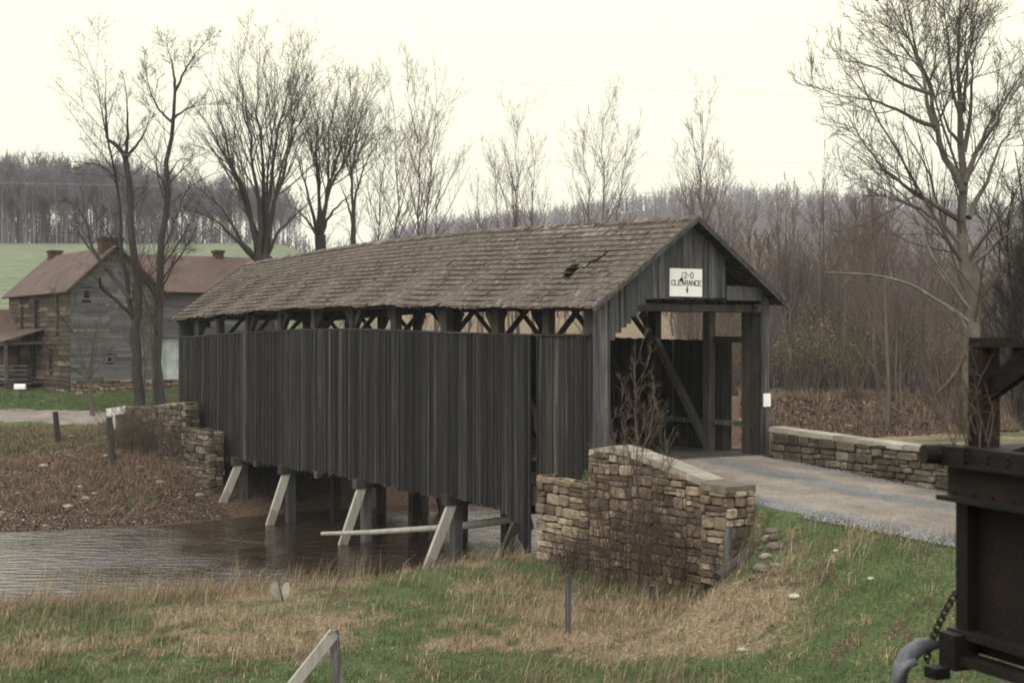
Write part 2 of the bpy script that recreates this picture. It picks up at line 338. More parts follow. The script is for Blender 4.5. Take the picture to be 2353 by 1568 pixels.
def ribbon(name, pts, wl, wr, lift, grit_fn, nseg=120, ncr=22):
    pts = np.array(pts, float); d = np.r_[0, np.cumsum(np.linalg.norm(np.diff(pts, axis=0), axis=1))]
    t = np.linspace(0, d[-1], nseg); X = np.interp(t, d, pts[:, 0]); Y = np.interp(t, d, pts[:, 1])
    ker = np.ones(9)/9; pad = lambda a: np.convolve(np.r_[a[0]+(a[0]-a[1])*np.arange(4,0,-1), a, a[-1]+(a[-1]-a[-2])*np.arange(1,5)], ker, 'valid')
    X, Y = pad(X), pad(Y)
    tx = np.gradient(X); ty = np.gradient(Y); l = np.hypot(tx, ty); tx /= l; ty /= l
    WL = np.interp(t, np.linspace(0, d[-1], len(wl)), wl); WR = np.interp(t, np.linspace(0, d[-1], len(wr)), wr)
    u = np.linspace(0, 1, ncr)
    off = WL[:, None]*(1-u)[None, :]+WR[:, None]*u[None, :]
    ed = (fbm(t[:, None]*1.0+0*u, u[None, :]*2+0*off, 1.3, 77)-.5)*.5
    off = off+ed*(np.abs(u-.5)*2)[None, :]**6
    PX = X[:, None]+ty[:, None]*off; PY = Y[:, None]-tx[:, None]*off
    Z = land(PX.ravel(), PY.ravel()).reshape(PX.shape)
    cr_ = .03*(1-(2*u-1)**2)
    Z = Z+lift+cr_[None, :]; Z[:, 0] -= .12; Z[:, -1] -= .12
    v = np.stack([PX.ravel(), PY.ravel(), Z.ravel()], 1)
    i_ = (np.arange(nseg-1)[:, None]*ncr+np.arange(ncr-1)[None, :]).ravel()
    f = np.stack([i_, i_+1, i_+ncr+1, i_+ncr], 1)
    o = mesh_obj(name, v, f, None, gravel, None, True)
    gr = grit_fn(u)[None, :]+0*off
    a_ = o.data.attributes.new('grit', 'FLOAT', 'POINT'); a_.data.foreach_set('value', gr.ravel().astype(np.float32))
    return tag(o, kind='structure')
def grit_near(u): return .72*np.exp(-((u-.60)/.11)**2)+.95*np.exp(-(u/.11)**2)+.3*np.exp(-((u-.95)/.1)**2)+.1
c0 = bp(-.15, 2.75, 0); c1_ = bp(-12, 2.7, 0); c2_ = bp(-30, 2.4, 0)
# road runs from the near portal towards the lower right; left edge faces the camera
ribbon('road', [c0.xy[:], bp(-6, 2.75, 0).xy[:], c1_.xy[:], c2_.xy[:]], [2.85,2.8,2.8,3.0], [-2.6,-2.5,-2.3,-2.3], .05, lambda u: grit_near(u), 160, 26)
ribbon('road', [bp(26.9, 2.8, 0).xy[:], bp(29.5, 2.9, 0).xy[:], (-14.6,62.3), (-18.5,64.2), (-24,66), (-32,68), (-48,70), (-90,72)], [-2.7,-2.2,-2.6,-3.4,-4.0,-4], [2.6,2.2,2.4,3.2,4.5,4], .06, lambda u: .3+0*u, 160, 14)
# (both road ribbons: offsets are to the right of travel)

# ------------------------------------------------------------------ creek
m = bpy.data.materials.new('creek_water'); m.use_nodes = True; n = m.node_tree; L = n.links; b = n.nodes['Principled BSDF']
b.inputs['Roughness'].default_value = .10; b.inputs['IOR'].default_value = 1.5; b.inputs['Specular IOR Level'].default_value = .85
b.inputs['Specular Tint'].default_value = (.84,.93,1.0,1)
tco = nd('ShaderNodeTexCoord'); mp = nd('ShaderNodeMapping'); mp.inputs['Scale'].default_value = (.7, 2.0, 1); mp.inputs['Rotation'].default_value = (0,0,R(-22))
L.new(tco.outputs['Object'], mp.inputs[0])
w1 = nd('ShaderNodeTexNoise'); w1.inputs['Scale'].default_value = 1.9; w1.inputs['Detail'].default_value = 5; L.new(mp.outputs[0], w1.inputs['Vector'])
w2 = noise_node(.22, 2); rr_ = nd('ShaderNodeMapRange'); L.new(w2.outputs[0], rr_.inputs[0]); rr_.inputs[1].default_value = .38; rr_.inputs[2].default_value = .62; rr_.inputs[3].default_value = .35; rr_.inputs[4].default_value = 1.0
cb = ramp_node(w1.outputs[0], [(.008,.006,.005),(.022,.016,.011),(.06,.042,.028)], [.35,.5,.7]); L.new(cb.outputs[0], b.inputs['Base Color'])
bn = nd('ShaderNodeBump'); bn.inputs['Distance'].default_value = .11; L.new(w1.outputs[0], bn.inputs['Height']); L.new(rr_.outputs[0], bn.inputs['Strength']); L.new(bn.outputs[0], b.inputs['Normal'])
wx = np.linspace(-90, 60, 160); vv = []; 
for x in wx:
    a0 = np.interp(x, XN, YN)-.6; a1 = np.interp(x, XF, YF)+.8
    for t in np.linspace(0, 1, 12): vv.append((x, a0+(a1-a0)*t, 0.0))
i_ = (np.arange(159)[:, None]*12+np.arange(11)[None, :]).ravel()
tag(mesh_obj('creek', np.array(vv), np.stack([i_, i_+12, i_+13, i_+1], 1), None, m, None, True), kind='structure')

# ------------------------------------------------------------------ covered bridge
EAVE_S = [-.4,0,5,9.7,15.6,19,26.6,27.2]; EAVE_Z = [7.07,7.07,7.17,7.32,7.34,7.29,7.07,7.06]
RIDGE_S = [-.4,0,9.6,16,21.8,27.4]; RIDGE_Z = [9.24,9.26,9.53,9.55,9.42,9.25]
TOP_S = [0,2.4,6.07,11.07,15.6,21,26]; TOP_Z = [6.31,6.31,6.38,6.50,6.52,6.42,6.27]
BOT_S = [2.45,2.55,2.91,3.5,3.92,6.07,8.44,11.9,17.6,21.7,22.3,22.6,24]; BOT_Z = [.50,.60,.97,1.50,1.78,1.79,1.81,1.90,1.88,1.78,1.2,.9,.9]
DECK = 3.22
f_ = lambda a, b: (lambda s: float(np.interp(s, a, b)))
eave, ridge, stop, sbot = f_(EAVE_S, EAVE_Z), f_(RIDGE_S, RIDGE_Z), f_(TOP_S, TOP_Z), f_(BOT_S, BOT_Z)
WR, WW = 2.98, 5.75                                  # ridge line, outer face of the far-side wall
bridge = thing('covered_bridge', bp(0, WR, DECK), 'long grey wooden covered bridge with a shingled gable roof over the creek', 'covered bridge')
Nv = Vector((N[0], N[1], 0)); Av = Vector((A[0], A[1], 0)); Zv = Vector((0, 0, 1))

def board(mb, s0, s1, z0, z1, w, th=.03, sl=0, tint=None):
    mb.hexa([bp(s0, w, z0), bp(s1, w, z0+sl), bp(s1, w+th, z0+sl), bp(s0, w+th, z0), bp(s0, w, z1), bp(s1, w, z1+sl*.2), bp(s1, w+th, z1+sl*.2), bp(s0, w+th, z1)], tint)
def siding(sa, sb, w, zt, zb, wid=(.10,.21), gap=.012, side=-1, jag=.05):
    mb = MB(); s = sa
    while s < sb-.02:
        d = min(rnd.uniform(*wid), sb-s)
        j = rnd.uniform(-.018, .018)
        bt = zb(s+d/2)+rnd.uniform(-jag, jag)
        sl = (zb(s+d)-zb(s))*.9
        tt = 1.25 if rnd.random() < .035 else None; board(mb, s+gap*rnd.uniform(.3,1.2)/2, s+d-gap*rnd.uniform(.3,1.2)/2, bt, zt(s+d/2)+rnd.uniform(-.015,.015), w+j, .03, max(-.4, min(.4, sl)), tt)
        if rnd.random() < .55:   # batten over the joint
            board(mb, s+d-.03, s+d+.03, bt+rnd.uniform(0,.1), zt(s+d)-.01, w+side*.03+j, .022)
        s += d
    return mb
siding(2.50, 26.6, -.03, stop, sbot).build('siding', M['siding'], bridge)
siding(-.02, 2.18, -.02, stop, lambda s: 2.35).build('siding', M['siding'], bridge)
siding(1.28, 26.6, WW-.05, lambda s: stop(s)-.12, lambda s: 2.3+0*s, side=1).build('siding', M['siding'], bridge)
mb = MB()
for i in range(30): mb.beam(bp(i*.88, -.02, stop(i*.88)+.015), bp((i+1)*.88, -.02, stop((i+1)*.88)+.015), .085, .05)
mb.build('siding_cap_rail', M['timber'], bridge)
mb = MB()
mb.beam(bp(.0, WW-.12, 6.2), bp(2.2, WW-.12, 6.22), .10, .16)
mb.build('top_rail', M['timber'], bridge)
mb = MB(); mb.beam(bp(.1, WW-.22, 3.98), bp(8, WW-.22, 3.98), .06, .13); mb.build('guard_rail', M['gable'], bridge)

# --- roof: real shingles in courses, with lost patches
def roof_pt(s, u, side):         # u 0 at the eave, 1 at the ridge
    ze, zr = eave(s), ridge(s)
    if side < 0: w0, zz = -.28, ze-.10
    else: w0, zz = 6.10, ze+.05
    w = w0+(WR-w0)*u; z = zz+(zr-zz)*u
    return bp(s, w, z+.025*math.sin(s*2.1+u*3)*(1-u))
hole = []
for s0, u0, s1, u1 in ((1.62,.50,1.74,.64),(1.76,.42,1.93,.56),(2.0,.33,2.38,.45),(2.2,.40,2.5,.50)): hole.append((s0,u0,s1,u1))
bare = [(3.1,.90,6.0,.995),(2.55,.86,3.3,.93)]
for side in (-1, 1):
    mb = MB(); nc = 31; L_ = 3.95 if side < 0 else 3.9
    for c in range(nc):
        u0 = c/nc-.004; u1 = min((c+1.55)/nc, 1.0)
        s = -.42+rnd.uniform(-.1, 0)
        while s < 27.15:
            d = rnd.uniform(.07, .15); s1 = min(s+d, 27.2)
            um = (u0+u1)/2; skip = False
            if side < 0:
                for h in hole:
                    if h[0] < s+d/2 < h[2] and h[1] < um < h[3]: skip = True
                if 3.2 < s < 6.4 and c >= nc-1 and rnd.random() < .8: skip = True
                if rnd.random() < .004: skip = True
            if not skip and s1-s > .03:
                dz = rnd.uniform(.013, .026)+(rnd.uniform(.02,.06) if rnd.random() < .05 else 0); du = rnd.uniform(-.010, .006); sk = rnd.uniform(-.004, .004)
                a0 = roof_pt(s+.004, u0+du, side); a1 = roof_pt(s1-.004, u0+du+sk, side); b0 = roof_pt(s+.004, u1, side); b1 = roof_pt(s1-.004, u1, side)
                up = Zv*dz; t_ = min(1, max(0, rnd.gauss(.5, .22)))
                if side < 0 and any(h[0]-.2 < s < h[2]+.3 and h[1] < um < h[3] for h in bare) and rnd.random() < .8: t_ = 1.0
                mb.hexa([a0, a1, b1, b0, a0+up, a1+up, b1+Zv*.004, b0+Zv*.004], t_)
            s += d
    mb.build('roof_shingles', M['shingle'], bridge)
    mb = MB(); k = 0                                  # open lath under the shingles
    for c in range(16):
        u = (c+.5)/16
        for i in range(9):
            s0, s1 = -.38+i*3.05, -.38+(i+1)*3.05
            if side < 0 and 1.2 < (s0+s1)/2 < 2 and .4 < u < .6 and False: continue
            mb.beam(roof_pt(s0, u, side)-Zv*.04, roof_pt(min(s1,27.1), u, side)-Zv*.04, .19, .025, up=(0,0,1))
    mb.build('roof_lath', M['timber'], bridge)
    mb = MB(); s = .3
    while s < 27:
        mb.beam(roof_pt(s, .02, side)-Zv*.11, roof_pt(s, 1, side)-Zv*.11, .06, .11, up=(0,0,1)); s += .75
    mb.build('rafters', M['timber'], bridge)
    for e, nm in ((-.45, 'verge_board'), (27.22, 'verge_board')):
        mb = MB(); mb.beam(roof_pt(e, -.005, side)-Zv*.03, roof_pt(e, 1, side)-Zv*.03, .035, .13)
        mb.build(nm, M['gable'], bridge)
mb = MB(); s = -.4
while s < 27.1:                                      # ragged ridge shingles
    if not 3.4 < s < 6.2 or rnd.random() < .3:
        z = ridge(s)+rnd.uniform(.0, .05); d = rnd.uniform(.15, .3)
        mb.hexa([bp(s, WR-.14, z-.10), bp(s+d, WR-.14, z-.10), bp(s+d, WR+.02, z+.0), bp(s, WR+.02, z+.0), bp(s, WR-.14, z-.075), bp(s+d, WR-.14, z-.075), bp(s+d, WR+.03, z+.03), bp(s, WR+.03, z+.03)])
    s += .2
mb.build('ridge_shingles', M['shingle'], bridge)

# --- truss
ST = [.22, 1.98, 4.29, 6.88, 9.75, 12.43, 15.1, 17.7, 20.4, 23.06, 25.2]
POSTW = [.30,.26,.34,.34,.30,.26,.24,.28,.24,.26,.42]
for i, s in enumerate(ST):
    for sd_, w in ((-1, .16), (1, WW-.22)):
        mb = MB(); zb = 2.2
        q_ = .22 if i == 0 and sd_ > 0 else 0
        mb.beam(bp(s+q_, w, zb), bp(s+q_, w, eave(s)-.12), .22, POSTW[i], up=tuple(Av)); mb.build('truss_post', M['truss_lit' if i == 1 and sd_ > 0 else 'timber'], bridge)
        if (0 < i < len(ST)-1 and sd_ < 0) or (sd_ > 0 and i > 1):
            mb = MB(); z0 = stop(s)-.12; zz = eave(s)-.12
            mb.beam(bp(s, w+.05*-sd_, z0-.15), bp(s, w-sd_*(zz-z0+.15)*1.0, zz), .10, .12); mb.build('knee_brace', M['timber'], bridge)
    mb = MB(); z = eave(s)-.06; mb.beam(bp(s, -.1, z), bp(s, WW+.05, z), .16, .18); mb.build('tie_beam', M['timber'], bridge)
for sd_, w in ((-1, .20), (1, WW-.26)):
    for i in range(1, len(ST)-2):
        a_, b_ = (i, i+1) if i < 5 else (i+1, i)
        mb = MB(); mb.beam(bp(ST[a_], w, DECK+.12), bp(ST[b_]+(.5 if i < 5 else -.5), w, eave(ST[b_])-.2), .16, .19); mb.build('truss_diagonal', M['truss_lit' if i == 1 and sd_ > 0 else 'timber'], bridge)
    mb = MB(); mb.beam(bp(-.1, w-.02, 7.0), bp(9.7, w-.02, 7.22), .22, .2); mb.beam(bp(9.7, w-.02, 7.22), bp(17, w-.02, 7.24), .22, .2); mb.beam(bp(17, w-.02, 7.24), bp(27, w-.02, 6.98), .22, .2)
    mb.build('wall_plate', M['timber'], bridge)
    mb = MB(); mb.beam(bp(0, w, 2.25), bp(26.6, w, 2.25), .3, .5); mb.build('lower_chord', M['timber'], bridge)
mb = MB()
for i in range(34): mb.beam(bp(.2+i*.79, -.0, 2.68), bp(.2+i*.79, WW-.05, 2.68), .16, .3)
for i in range(6): mb.beam(bp(-.1, .5+i*.93, 2.96), bp(26.7, .5+i*.93, 2.96), .14, .24)
mb.build('floor_beams', M['timber'], bridge)
mb = MB(); s = -.35
while s < 26.7: mb.beam(bp(s, .02, DECK-.035+rnd.uniform(-.006,.006)), bp(s, WW-.05, DECK-.035), .235, .07); s += .25
mb.build('deck_planks', M['timber'], bridge)
# --- trestle bents: an upright and a bleached raking brace on each side, sill at the bottom
for s, out, zb in ((6.35, .95, -.25), (11.6, .8, -.25), (17.0, .72, -.2), (21.0, .68, .28)):
    mb = MB(); mb.beam(bp(s, -.25, 1.80), bp(s, WW+.2, 1.80), .28, .3); mb.build('bent_cap', M['timber'], bridge)
    for w in (.2, 1.9, 3.7, WW-.3):
        mb = MB(); mb.beam(bp(s+.1, w, zb), bp(s+.1, w, 1.66), .27, .25, up=tuple(Av)); mb.build('bent_post', M['timber' if w > .5 else 'gable'], bridge)
    mb = MB(); pa, pb = bp(s-.1, -out, zb), bp(s-.05, .0, 1.74); pm = pa.lerp(pb, .30+rnd.uniform(-.05,.05)); mb.beam(pa, pm, .118, .266, up=tuple(Nv), tint=-.25); mb.beam(pm, pb, .12, .27, up=tuple(Nv), tint=.55+rnd.uniform(0,.5)); mb.build('raking_brace', M['pale_timber'], bridge)
    mb = MB(); mb.beam(bp(s, WW+out-.2, zb), bp(s, WW-.1, 1.74), .12, .27, up=tuple(Nv)); mb.build('raking_brace', M['timber'], bridge)
mb = MB(); mb.beam(bp(21.0, -1.0, .22), bp(21.0, 5.5, .22), .3, .2); mb.build('bent_sill', M['timber'], bridge)
mb = MB(); mb.beam(bp(3.1, -.75, .2), bp(3.05, -.1, 1.5), .12, .24, up=tuple(Nv)); mb.build('raking_brace', M['timber'], bridge)
mb = MB(); mb.beam(bp(3.75, 3.9, 1.9), bp(3.75, 3.9, .05), .25, .25); mb.beam(bp(3.75, 2.2, 1.9), bp(3.75, 2.2, .1), .25, .25); mb.beam(bp(3.75, .1, 1.72), bp(3.75, 5.6, 1.72), .24, .2)
mb.build('bent_post', M['timber'], bridge)
for s in (14.6, 19.4, 22):
    mb = MB(); mb.beam(bp(s, -.10, 1.83), bp(s, 5.6, 1.83), .22, .22); mb.build('cross_beam', M['gable'], bridge)

# --- portals: boards cut to the opening
def face(px, py):                # the portal plane: grid point -> (w, z)
    r = (px-1176)/F; w = (34*r-1.9)/(.828-.5607*r); return w, CZ-(py-776)/F*(34+.5607*w)
OPEN = [(1399,1060),(1399,782),(1404,774),(1418,757),(1440,742),(1456,720),(1466,702),(1476,687),(1737,684),(1739,1075)]
OW = [face(*p) for p in OPEN]
def open_top(w):                 # height of the opening's edge above, None where the boards run to the ground
    if w <= OW[0][0] or w >= OW[-1][0]: return None
    for (a0, b0), (a1, b1) in zip(OW[1:-1], OW[2:-1]):
        if a0 <= w <= a1: return b0+(b1-b0)*(w-a0)/max(a1-a0, 1e-6)
    return OW[-2][1]
def gable_z(w, s=0):
    if w < WR: u = (w+.28)/(WR+.28); return (eave(s)-.10)*(1-u)+ridge(s)*u
    u = (6.10-w)/(6.10-WR); return (eave(s)+.05)*(1-u)+ridge(s)*u
TRI = face(1668, 657)[0]
for s, near in ((-.06, True), (26.75, False)):
    mb = MB(); w = -.02
    while w < WW+.0:
        d = min(rnd.uniform(.13, .25), WW-w)
        if d < .02: break
        wm = w+d/2; t0 = open_top(wm); zb = 3.0 if t0 is None else t0+rnd.uniform(-.02, .02)
        z0_, z1_ = gable_z(w+.005, s)-.11, gable_z(w+d-.005, s)-.11
        j = rnd.uniform(-.014, .014); a_, c_ = w+.006, w+d-.006
        def slab(zl, zh0, zh1):
            mb.hexa([bp(s-.03+j, a_, zl), bp(s-.03+j, c_, zl), bp(s+j, c_, zl), bp(s+j, a_, zl), bp(s-.03+j, a_, zh0), bp(s-.03+j, c_, zh1), bp(s+j, c_, zh1), bp(s+j, a_, zh0)])
        if near and wm > TRI:    # boards lost under the right rafter leave a dark triangle
            if wm > OW[-1][0]-.02: slab(3.0, min(z0_, face(1740, 690)[1]+.1), min(z1_, face(1740, 690)[1]+.1))
        else:
            slab(zb, z0_, z1_)
            if rnd.random() < .5:
                tb = (t0 if t0 is not None else 3.02)
                mb.beam(bp(s-.045+j, c_, tb), bp(s-.045+j, c_, min(z0_, z1_)-.03), .045, .02, up=tuple(Av))
        w += d
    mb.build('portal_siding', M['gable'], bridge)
    if near:
        mb = MB(); wa, za = face(1666, 673)
        mb.beam(bp(s-.015, TRI-.05, za), bp(s-.015, WW-.22, za+.0), .04, .36); mb.build('patch_board', M['gable'], bridge)
    mb = MB(); zt = OW[-2][1]
    mb.beam(bp(s+.14, .7, zt-.0), bp(s+.14, WW-.2, zt+.03), .14, .22); mb.beam(bp(s+.16, OW[7][0]-.2, zt+.1), bp(s+.16, .15, OW[1][1]), .12, .12)
    mb.build('portal_header', M['timber'], bridge)
    for w in (.14, WW-.2):
        mb = MB(); mb.beam(bp(s+.15, w, 2.9), bp(s+.15, w, 7.0), .24, .2, up=tuple(Av)); mb.build('portal_post', M['timber'], bridge)
# broken sticks of bark hanging under the header
mb = MB()
for i in range(16):
    w = rnd.uniform(1.2, 5.2); mb.beam(bp(.1, w, OW[-2][1]-.10), bp(.1, w+rnd.uniform(.05,.3), OW[-2][1]-rnd.uniform(.12,.17)), .03, .05)
mb.build('splinters', M['timber'], bridge)

# --- the sign
FNT = {'1': [[(0.5,0),(.5,1)]], '2': [[(0,.8),(.2,1),(.8,1),(1,.8),(1,.6),(0,0),(1,0)]], '-': [[(.15,.5),(.85,.5)]], '0': [[(.2,0),(.8,0),(1,.2),(1,.8),(.8,1),(.2,1),(0,.8),(0,.2),(.2,0)]],
 'C': [[(1,.8),(.8,1),(.2,1),(0,.8),(0,.2),(.2,0),(.8,0),(1,.2)]], 'L': [[(0,1),(0,0),(1,0)]], 'E': [[(1,1),(0,1),(0,0),(1,0)],[(0,.52),(.8,.52)]], 'A': [[(0,0),(.5,1),(1,0)],[(.2,.38),(.8,.38)]],
 'R': [[(0,0),(0,1),(.8,1),(1,.85),(1,.65),(.8,.5),(0,.5)],[(.5,.5),(1,0)]], 'N': [[(0,0),(0,1),(1,0),(1,1)]]}
w0, z1 = face(1531, 616); w1, z0 = face(1605, 682); ss = -.13
sign = thing('clearance_sign', bp(ss, (w0+w1)/2, z0), 'white square clearance sign reading 12-0 CLEARANCE, nailed to the bridge gable', 'sign')
mb = MB(); mb.hexa([bp(ss, w0, z0), bp(ss, w1, z0), bp(ss+.03, w1, z0), bp(ss+.03, w0, z0), bp(ss, w0, z1), bp(ss, w1, z1), bp(ss+.03, w1, z1), bp(ss+.03, w0, z1)])
mb.build('sign_panel', M['white'], sign)
def letters(name, txt, x0, x1, zc, h, th):
    mb = MB(); n_ = len(txt); cw = (x1-x0)/(n_+(n_-1)*.32)
    for i, ch in enumerate(txt):
        for st in FNT[ch]:
            for p, q in zip(st, st[1:]):
                P_ = bp(ss-.006, x0+cw*(i*1.32+p[0]), zc+h*(p[1]-.5)); Q_ = bp(ss-.006, x0+cw*(i*1.32+q[0]), zc+h*(q[1]-.5))
                d = (Q_-P_).normalized()*th*.4; mb.beam(P_-d, Q_+d, .008, th, up=tuple((Q_-P_).cross(Av)))
    mb.build(name, M['ink'], sign)
hgt = z1-z0; wd = w1-w0
letters('lettering', '12-0', w0+wd*.33, w0+wd*.71, z1-hgt*.235, hgt*.195, .018)
letters('lettering', 'CLEARANCE', w0+wd*.05, w0+wd*.96, z1-hgt*.51, hgt*.175, .018)
mb = MB(); wc = w0+wd*.525; zc = z0+hgt*.24
mb.beam(bp(ss-.006, wc, zc+.09), bp(ss-.006, wc, zc-.02), .008, .028, up=(1,0,0))
mb.hexa([bp(ss-.002, wc-.045, zc+.02), bp(ss-.002, wc+.045, zc+.02), bp(ss-.01, wc+.045, zc+.02), bp(ss-.01, wc-.045, zc+.02), bp(ss-.002, wc-.004, zc-.09), bp(ss-.002, wc+.004, zc-.09), bp(ss-.01, wc+.004, zc-.09), bp(ss-.01, wc-.004, zc-.09)])
mb.build('arrow', M['ink'], sign)
mb = MB()
for wq, zq, rq in ((w0+wd*.35, z1-hgt*.40, .055), (w0+wd*.325, z1-hgt*.415, .04)):
    c = bp(ss-.008, wq, zq); vs = [c+Nv*rq*math.cos(j*.785)+Zv*rq*.95*math.sin(j*.785) for j in range(8)]; mb.add(vs, [tuple(range(8))])
mb.build('shot_hole', M['dark'], sign)
w_, z_ = face(1755, 918)
mb = MB(); mb.hexa([bp(-.13, w_-.13, z_-.17), bp(-.13, w_+.11, z_-.17), bp(-.10, w_+.11, z_-.17), bp(-.10, w_-.13, z_-.17), bp(-.13, w_-.13, z_+.17), bp(-.13, w_+.11, z_+.17), bp(-.10, w_+.11, z_+.17), bp(-.10, w_-.13, z_+.17)])
o = single(mb.build('reflector_plate', M['white']), bp(-.12, w_, z_-.17)); tag(o, 'small blank white plate nailed low on the right post of the bridge entrance', 'sign')

# ------------------------------------------------------------------ stone walls
def stone_face(mb, P0, P1, zt0, zt1, zb, nrm, rh=(.13,.30), rl=(.20,.72), depth=.2, top_round=0):
    """courses of separate stones on the vertical face from P0 to P1 (plan points), top edge zt0..zt1, bottom zb"""
    P0 = Vector((*P0, 0)); P1 = Vector((*P1, 0)); Ln = (P1-P0).length; d = (P1-P0)/Ln; z = zb
    while z < max(zt0, zt1):
        h = rnd.uniform(*rh); x = rnd.uniform(-.15, 0)
        while x < Ln:
            l = rnd.uniform(*rl); xa, xb = max(x, 0), min(x+l, Ln); xm = (xa+xb)/2; zt = zt0+(zt1-zt0)*xm/Ln
            hh = min(h, zt-z)
            if hh > .045 and xb-xa > .05:
                cz_ = z+hh/2+rnd.uniform(-.012,.012)
                if hh > .17 and rnd.random() < .3:   # two thin ones instead of one
                    for q in (-.25, .25): mb.stone(P0+d*xm+Zv*(cz_+q*hh), d*((xb-xa)/2-.012), Zv*(hh/4-.008), nrm, depth)
                else: mb.stone(P0+d*xm+Zv*cz_+nrm*rnd.uniform(-.03,.03), d*((xb-xa)/2-.012), Zv*(hh/2-.010), nrm, depth)
            x += l
        z += h
def wall_run(mbs, mbc, s0, s1, w0, w1, zt0, zt1, zb, ends=(True, True), faces=(True, True)):
    """a wall along the bridge axis between s0 and s1, from w0 (outer) to w1 (inner)"""
    q = .09
    mbc.hexa([bp(s0+q*np.sign(s1-s0), w0+q, zb), bp(s1-q*np.sign(s1-s0), w0+q, zb), bp(s1-q*np.sign(s1-s0), w1-q, zb), bp(s0+q*np.sign(s1-s0), w1-q, zb),
              bp(s0+q*np.sign(s1-s0), w0+q, zt0-.08), bp(s1-q*np.sign(s1-s0), w0+q, zt1-.08), bp(s1-q*np.sign(s1-s0), w1-q, zt1-.08), bp(s0+q*np.sign(s1-s0), w1-q, zt0-.08)])
    if faces[0]: stone_face(mbs, bp(s0, w0, 0).xy, bp(s1, w0, 0).xy, zt0, zt1, zb, -Nv)
    if faces[1]: stone_face(mbs, bp(s0, w1, 0).xy, bp(s1, w1, 0).xy, zt0, zt1, zb if w1 < 0 else max(zb, 2.2), Nv)
    sg = 1 if s1 > s0 else -1
    if ends[0]: stone_face(mbs, bp(s0, w0, 0).xy, bp(s0, w1, 0).xy, zt0, zt0, zb, -Av*sg, rl=(.25,.4))
    if ends[1]: stone_face(mbs, bp(s1, w0, 0).xy, bp(s1, w1, 0).xy, zt1, zt1, zb, Av*sg, rl=(.25,.4))
def capstones(mb, pts, wl, wr, th=.10, l=(.35,.8)):   # flat mortar-smeared coping along a run [(s, w, z)]
    for (sa, wa, za), (sb, wb, zb_) in zip(pts, pts[1:]):
        n_ = max(1, int(abs(sb-sa)/rnd.uniform(*l)))
        for i in range(n_):
            t0, t1 = i/n_, (i+1)/n_
            a_ = [sa+(sb-sa)*t for t in (t0, t1)]; w_ = [wa+(wb-wa)*t for t in (t0, t1)]; z_ = [za+(zb_-za)*t for t in (t0, t1)]
            j = [rnd.uniform(-.02, .02) for _ in range(4)]; e = .006*np.sign(sb-sa)
            mb.hexa([bp(a_[0]+e, w_[0]+wl+j[0], z_[0]-.04), bp(a_[1]-e, w_[1]+wl+j[1], z_[1]-.04), bp(a_[1]-e, w_[1]+wr+j[2], z_[1]-.04), bp(a_[0]+e, w_[0]+wr+j[3], z_[0]-.04),
                     bp(a_[0]+e, w_[0]+wl+.03+j[0], z_[0]+th+j[1]*.6), bp(a_[1]-e, w_[1]+wl+.03+j[1], z_[1]+th+j[1]*.6), bp(a_[1]-e, w_[1]+wr-.03+j[2], z_[1]+th+j[2]*.6), bp(a_[0]+e, w_[0]+wr-.03+j[3], z_[0]+th+j[2]*.6)])
# near-left: wing wall beside the road and, lower, the stub of the abutment in front of the siding
wl_ = thing('stone_wing_wall', bp(-3, -.5, 1), 'tan fieldstone wing wall with a stepped lower end beside the bridge, below the road', 'stone wall')
ms, mc, mp_ = MB(), MB(), MB()
ZT = [(-1.03, 3.62), (-1.8, 3.74), (-2.6, 3.66), (-3.3, 3.56), (-4.4, 3.34), (-5.0, 3.24)]
for (a_, za), (b_, zb_) in zip(ZT, ZT[1:]): wall_run(ms, mc, a_, b_, -.86, -.30, za, zb_, .7, ends=(a_ == -1.03, False))
wall_run(ms, mc, -5.0, -5.78, -.99, -.22, 3.18, 3.16, 1.2, ends=(False, True))
wall_run(ms, mc, 1.0, -1.05, -.90, -.36, 2.95, 2.88, .3, ends=(True, False))
capstones(mp_, [(s, -.58, z-.02) for s, z in ZT], -.31, .33)
ms.build('stones', M['stone'], wl_); mc.build('core', M['mortar'], wl_); mp_.build('coping', M['cap'], wl_)
mp_ = MB(); capstones(mp_, [(-4.97, -.6, 3.17), (-5.8, -.6, 3.15)], -.42, .42); mp_.build('coping', M['stone_dark'], wl_)
# near-right parapet
wr_ = thing('parapet_wall', bp(-3.5, 6, 2.9), 'long low dark fieldstone parapet wall with pale coping on the far side of the road', 'stone wall')
ms, mc, mp_ = MB(), MB(), MB()
ZR = [(-.3, 5.55, 3.93), (-2, 5.45, 3.86), (-4, 5.3, 3.80), (-6, 5.1, 3.74), (-8, 4.95, 3.74), (-9.6, 4.85, 3.72)]
for (a_, wa, za), (b_, wb, zb_) in zip(ZR, ZR[1:]):
    q = .07
    mc.hexa([bp(a_, wa+q, 2.3), bp(b_, wb+q, 2.3), bp(b_, wb+.5, 2.3), bp(a_, wa+.5, 2.3), bp(a_, wa+q, za-.1), bp(b_, wb+q, zb_-.1), bp(b_, wb+.5, zb_-.1), bp(a_, wa+.5, za-.1)])
    stone_face(ms, bp(a_, wa, 0).xy, bp(b_, wb, 0).xy, za-.06, zb_-.06, 2.45, -Nv)
    stone_face(ms, bp(a_, wa+.57, 0).xy, bp(b_, wb+.57, 0).xy, za-.06, zb_-.06, 2.45, Nv)
stone_face(ms, bp(-9.6, 4.85, 0).xy, bp(-9.6, 5.42, 0).xy, 3.66, 3.66, 2.3, -Av)
capstones(mp_, [(s, w+.29, z-.06) for s, w, z in ZR], -.32, .32, th=.08)
ms.build('stones', M['stone_dark'], wr_); mc.build('core', M['mortar'], wr_); mp_.build('coping', M['cap'], wr_)
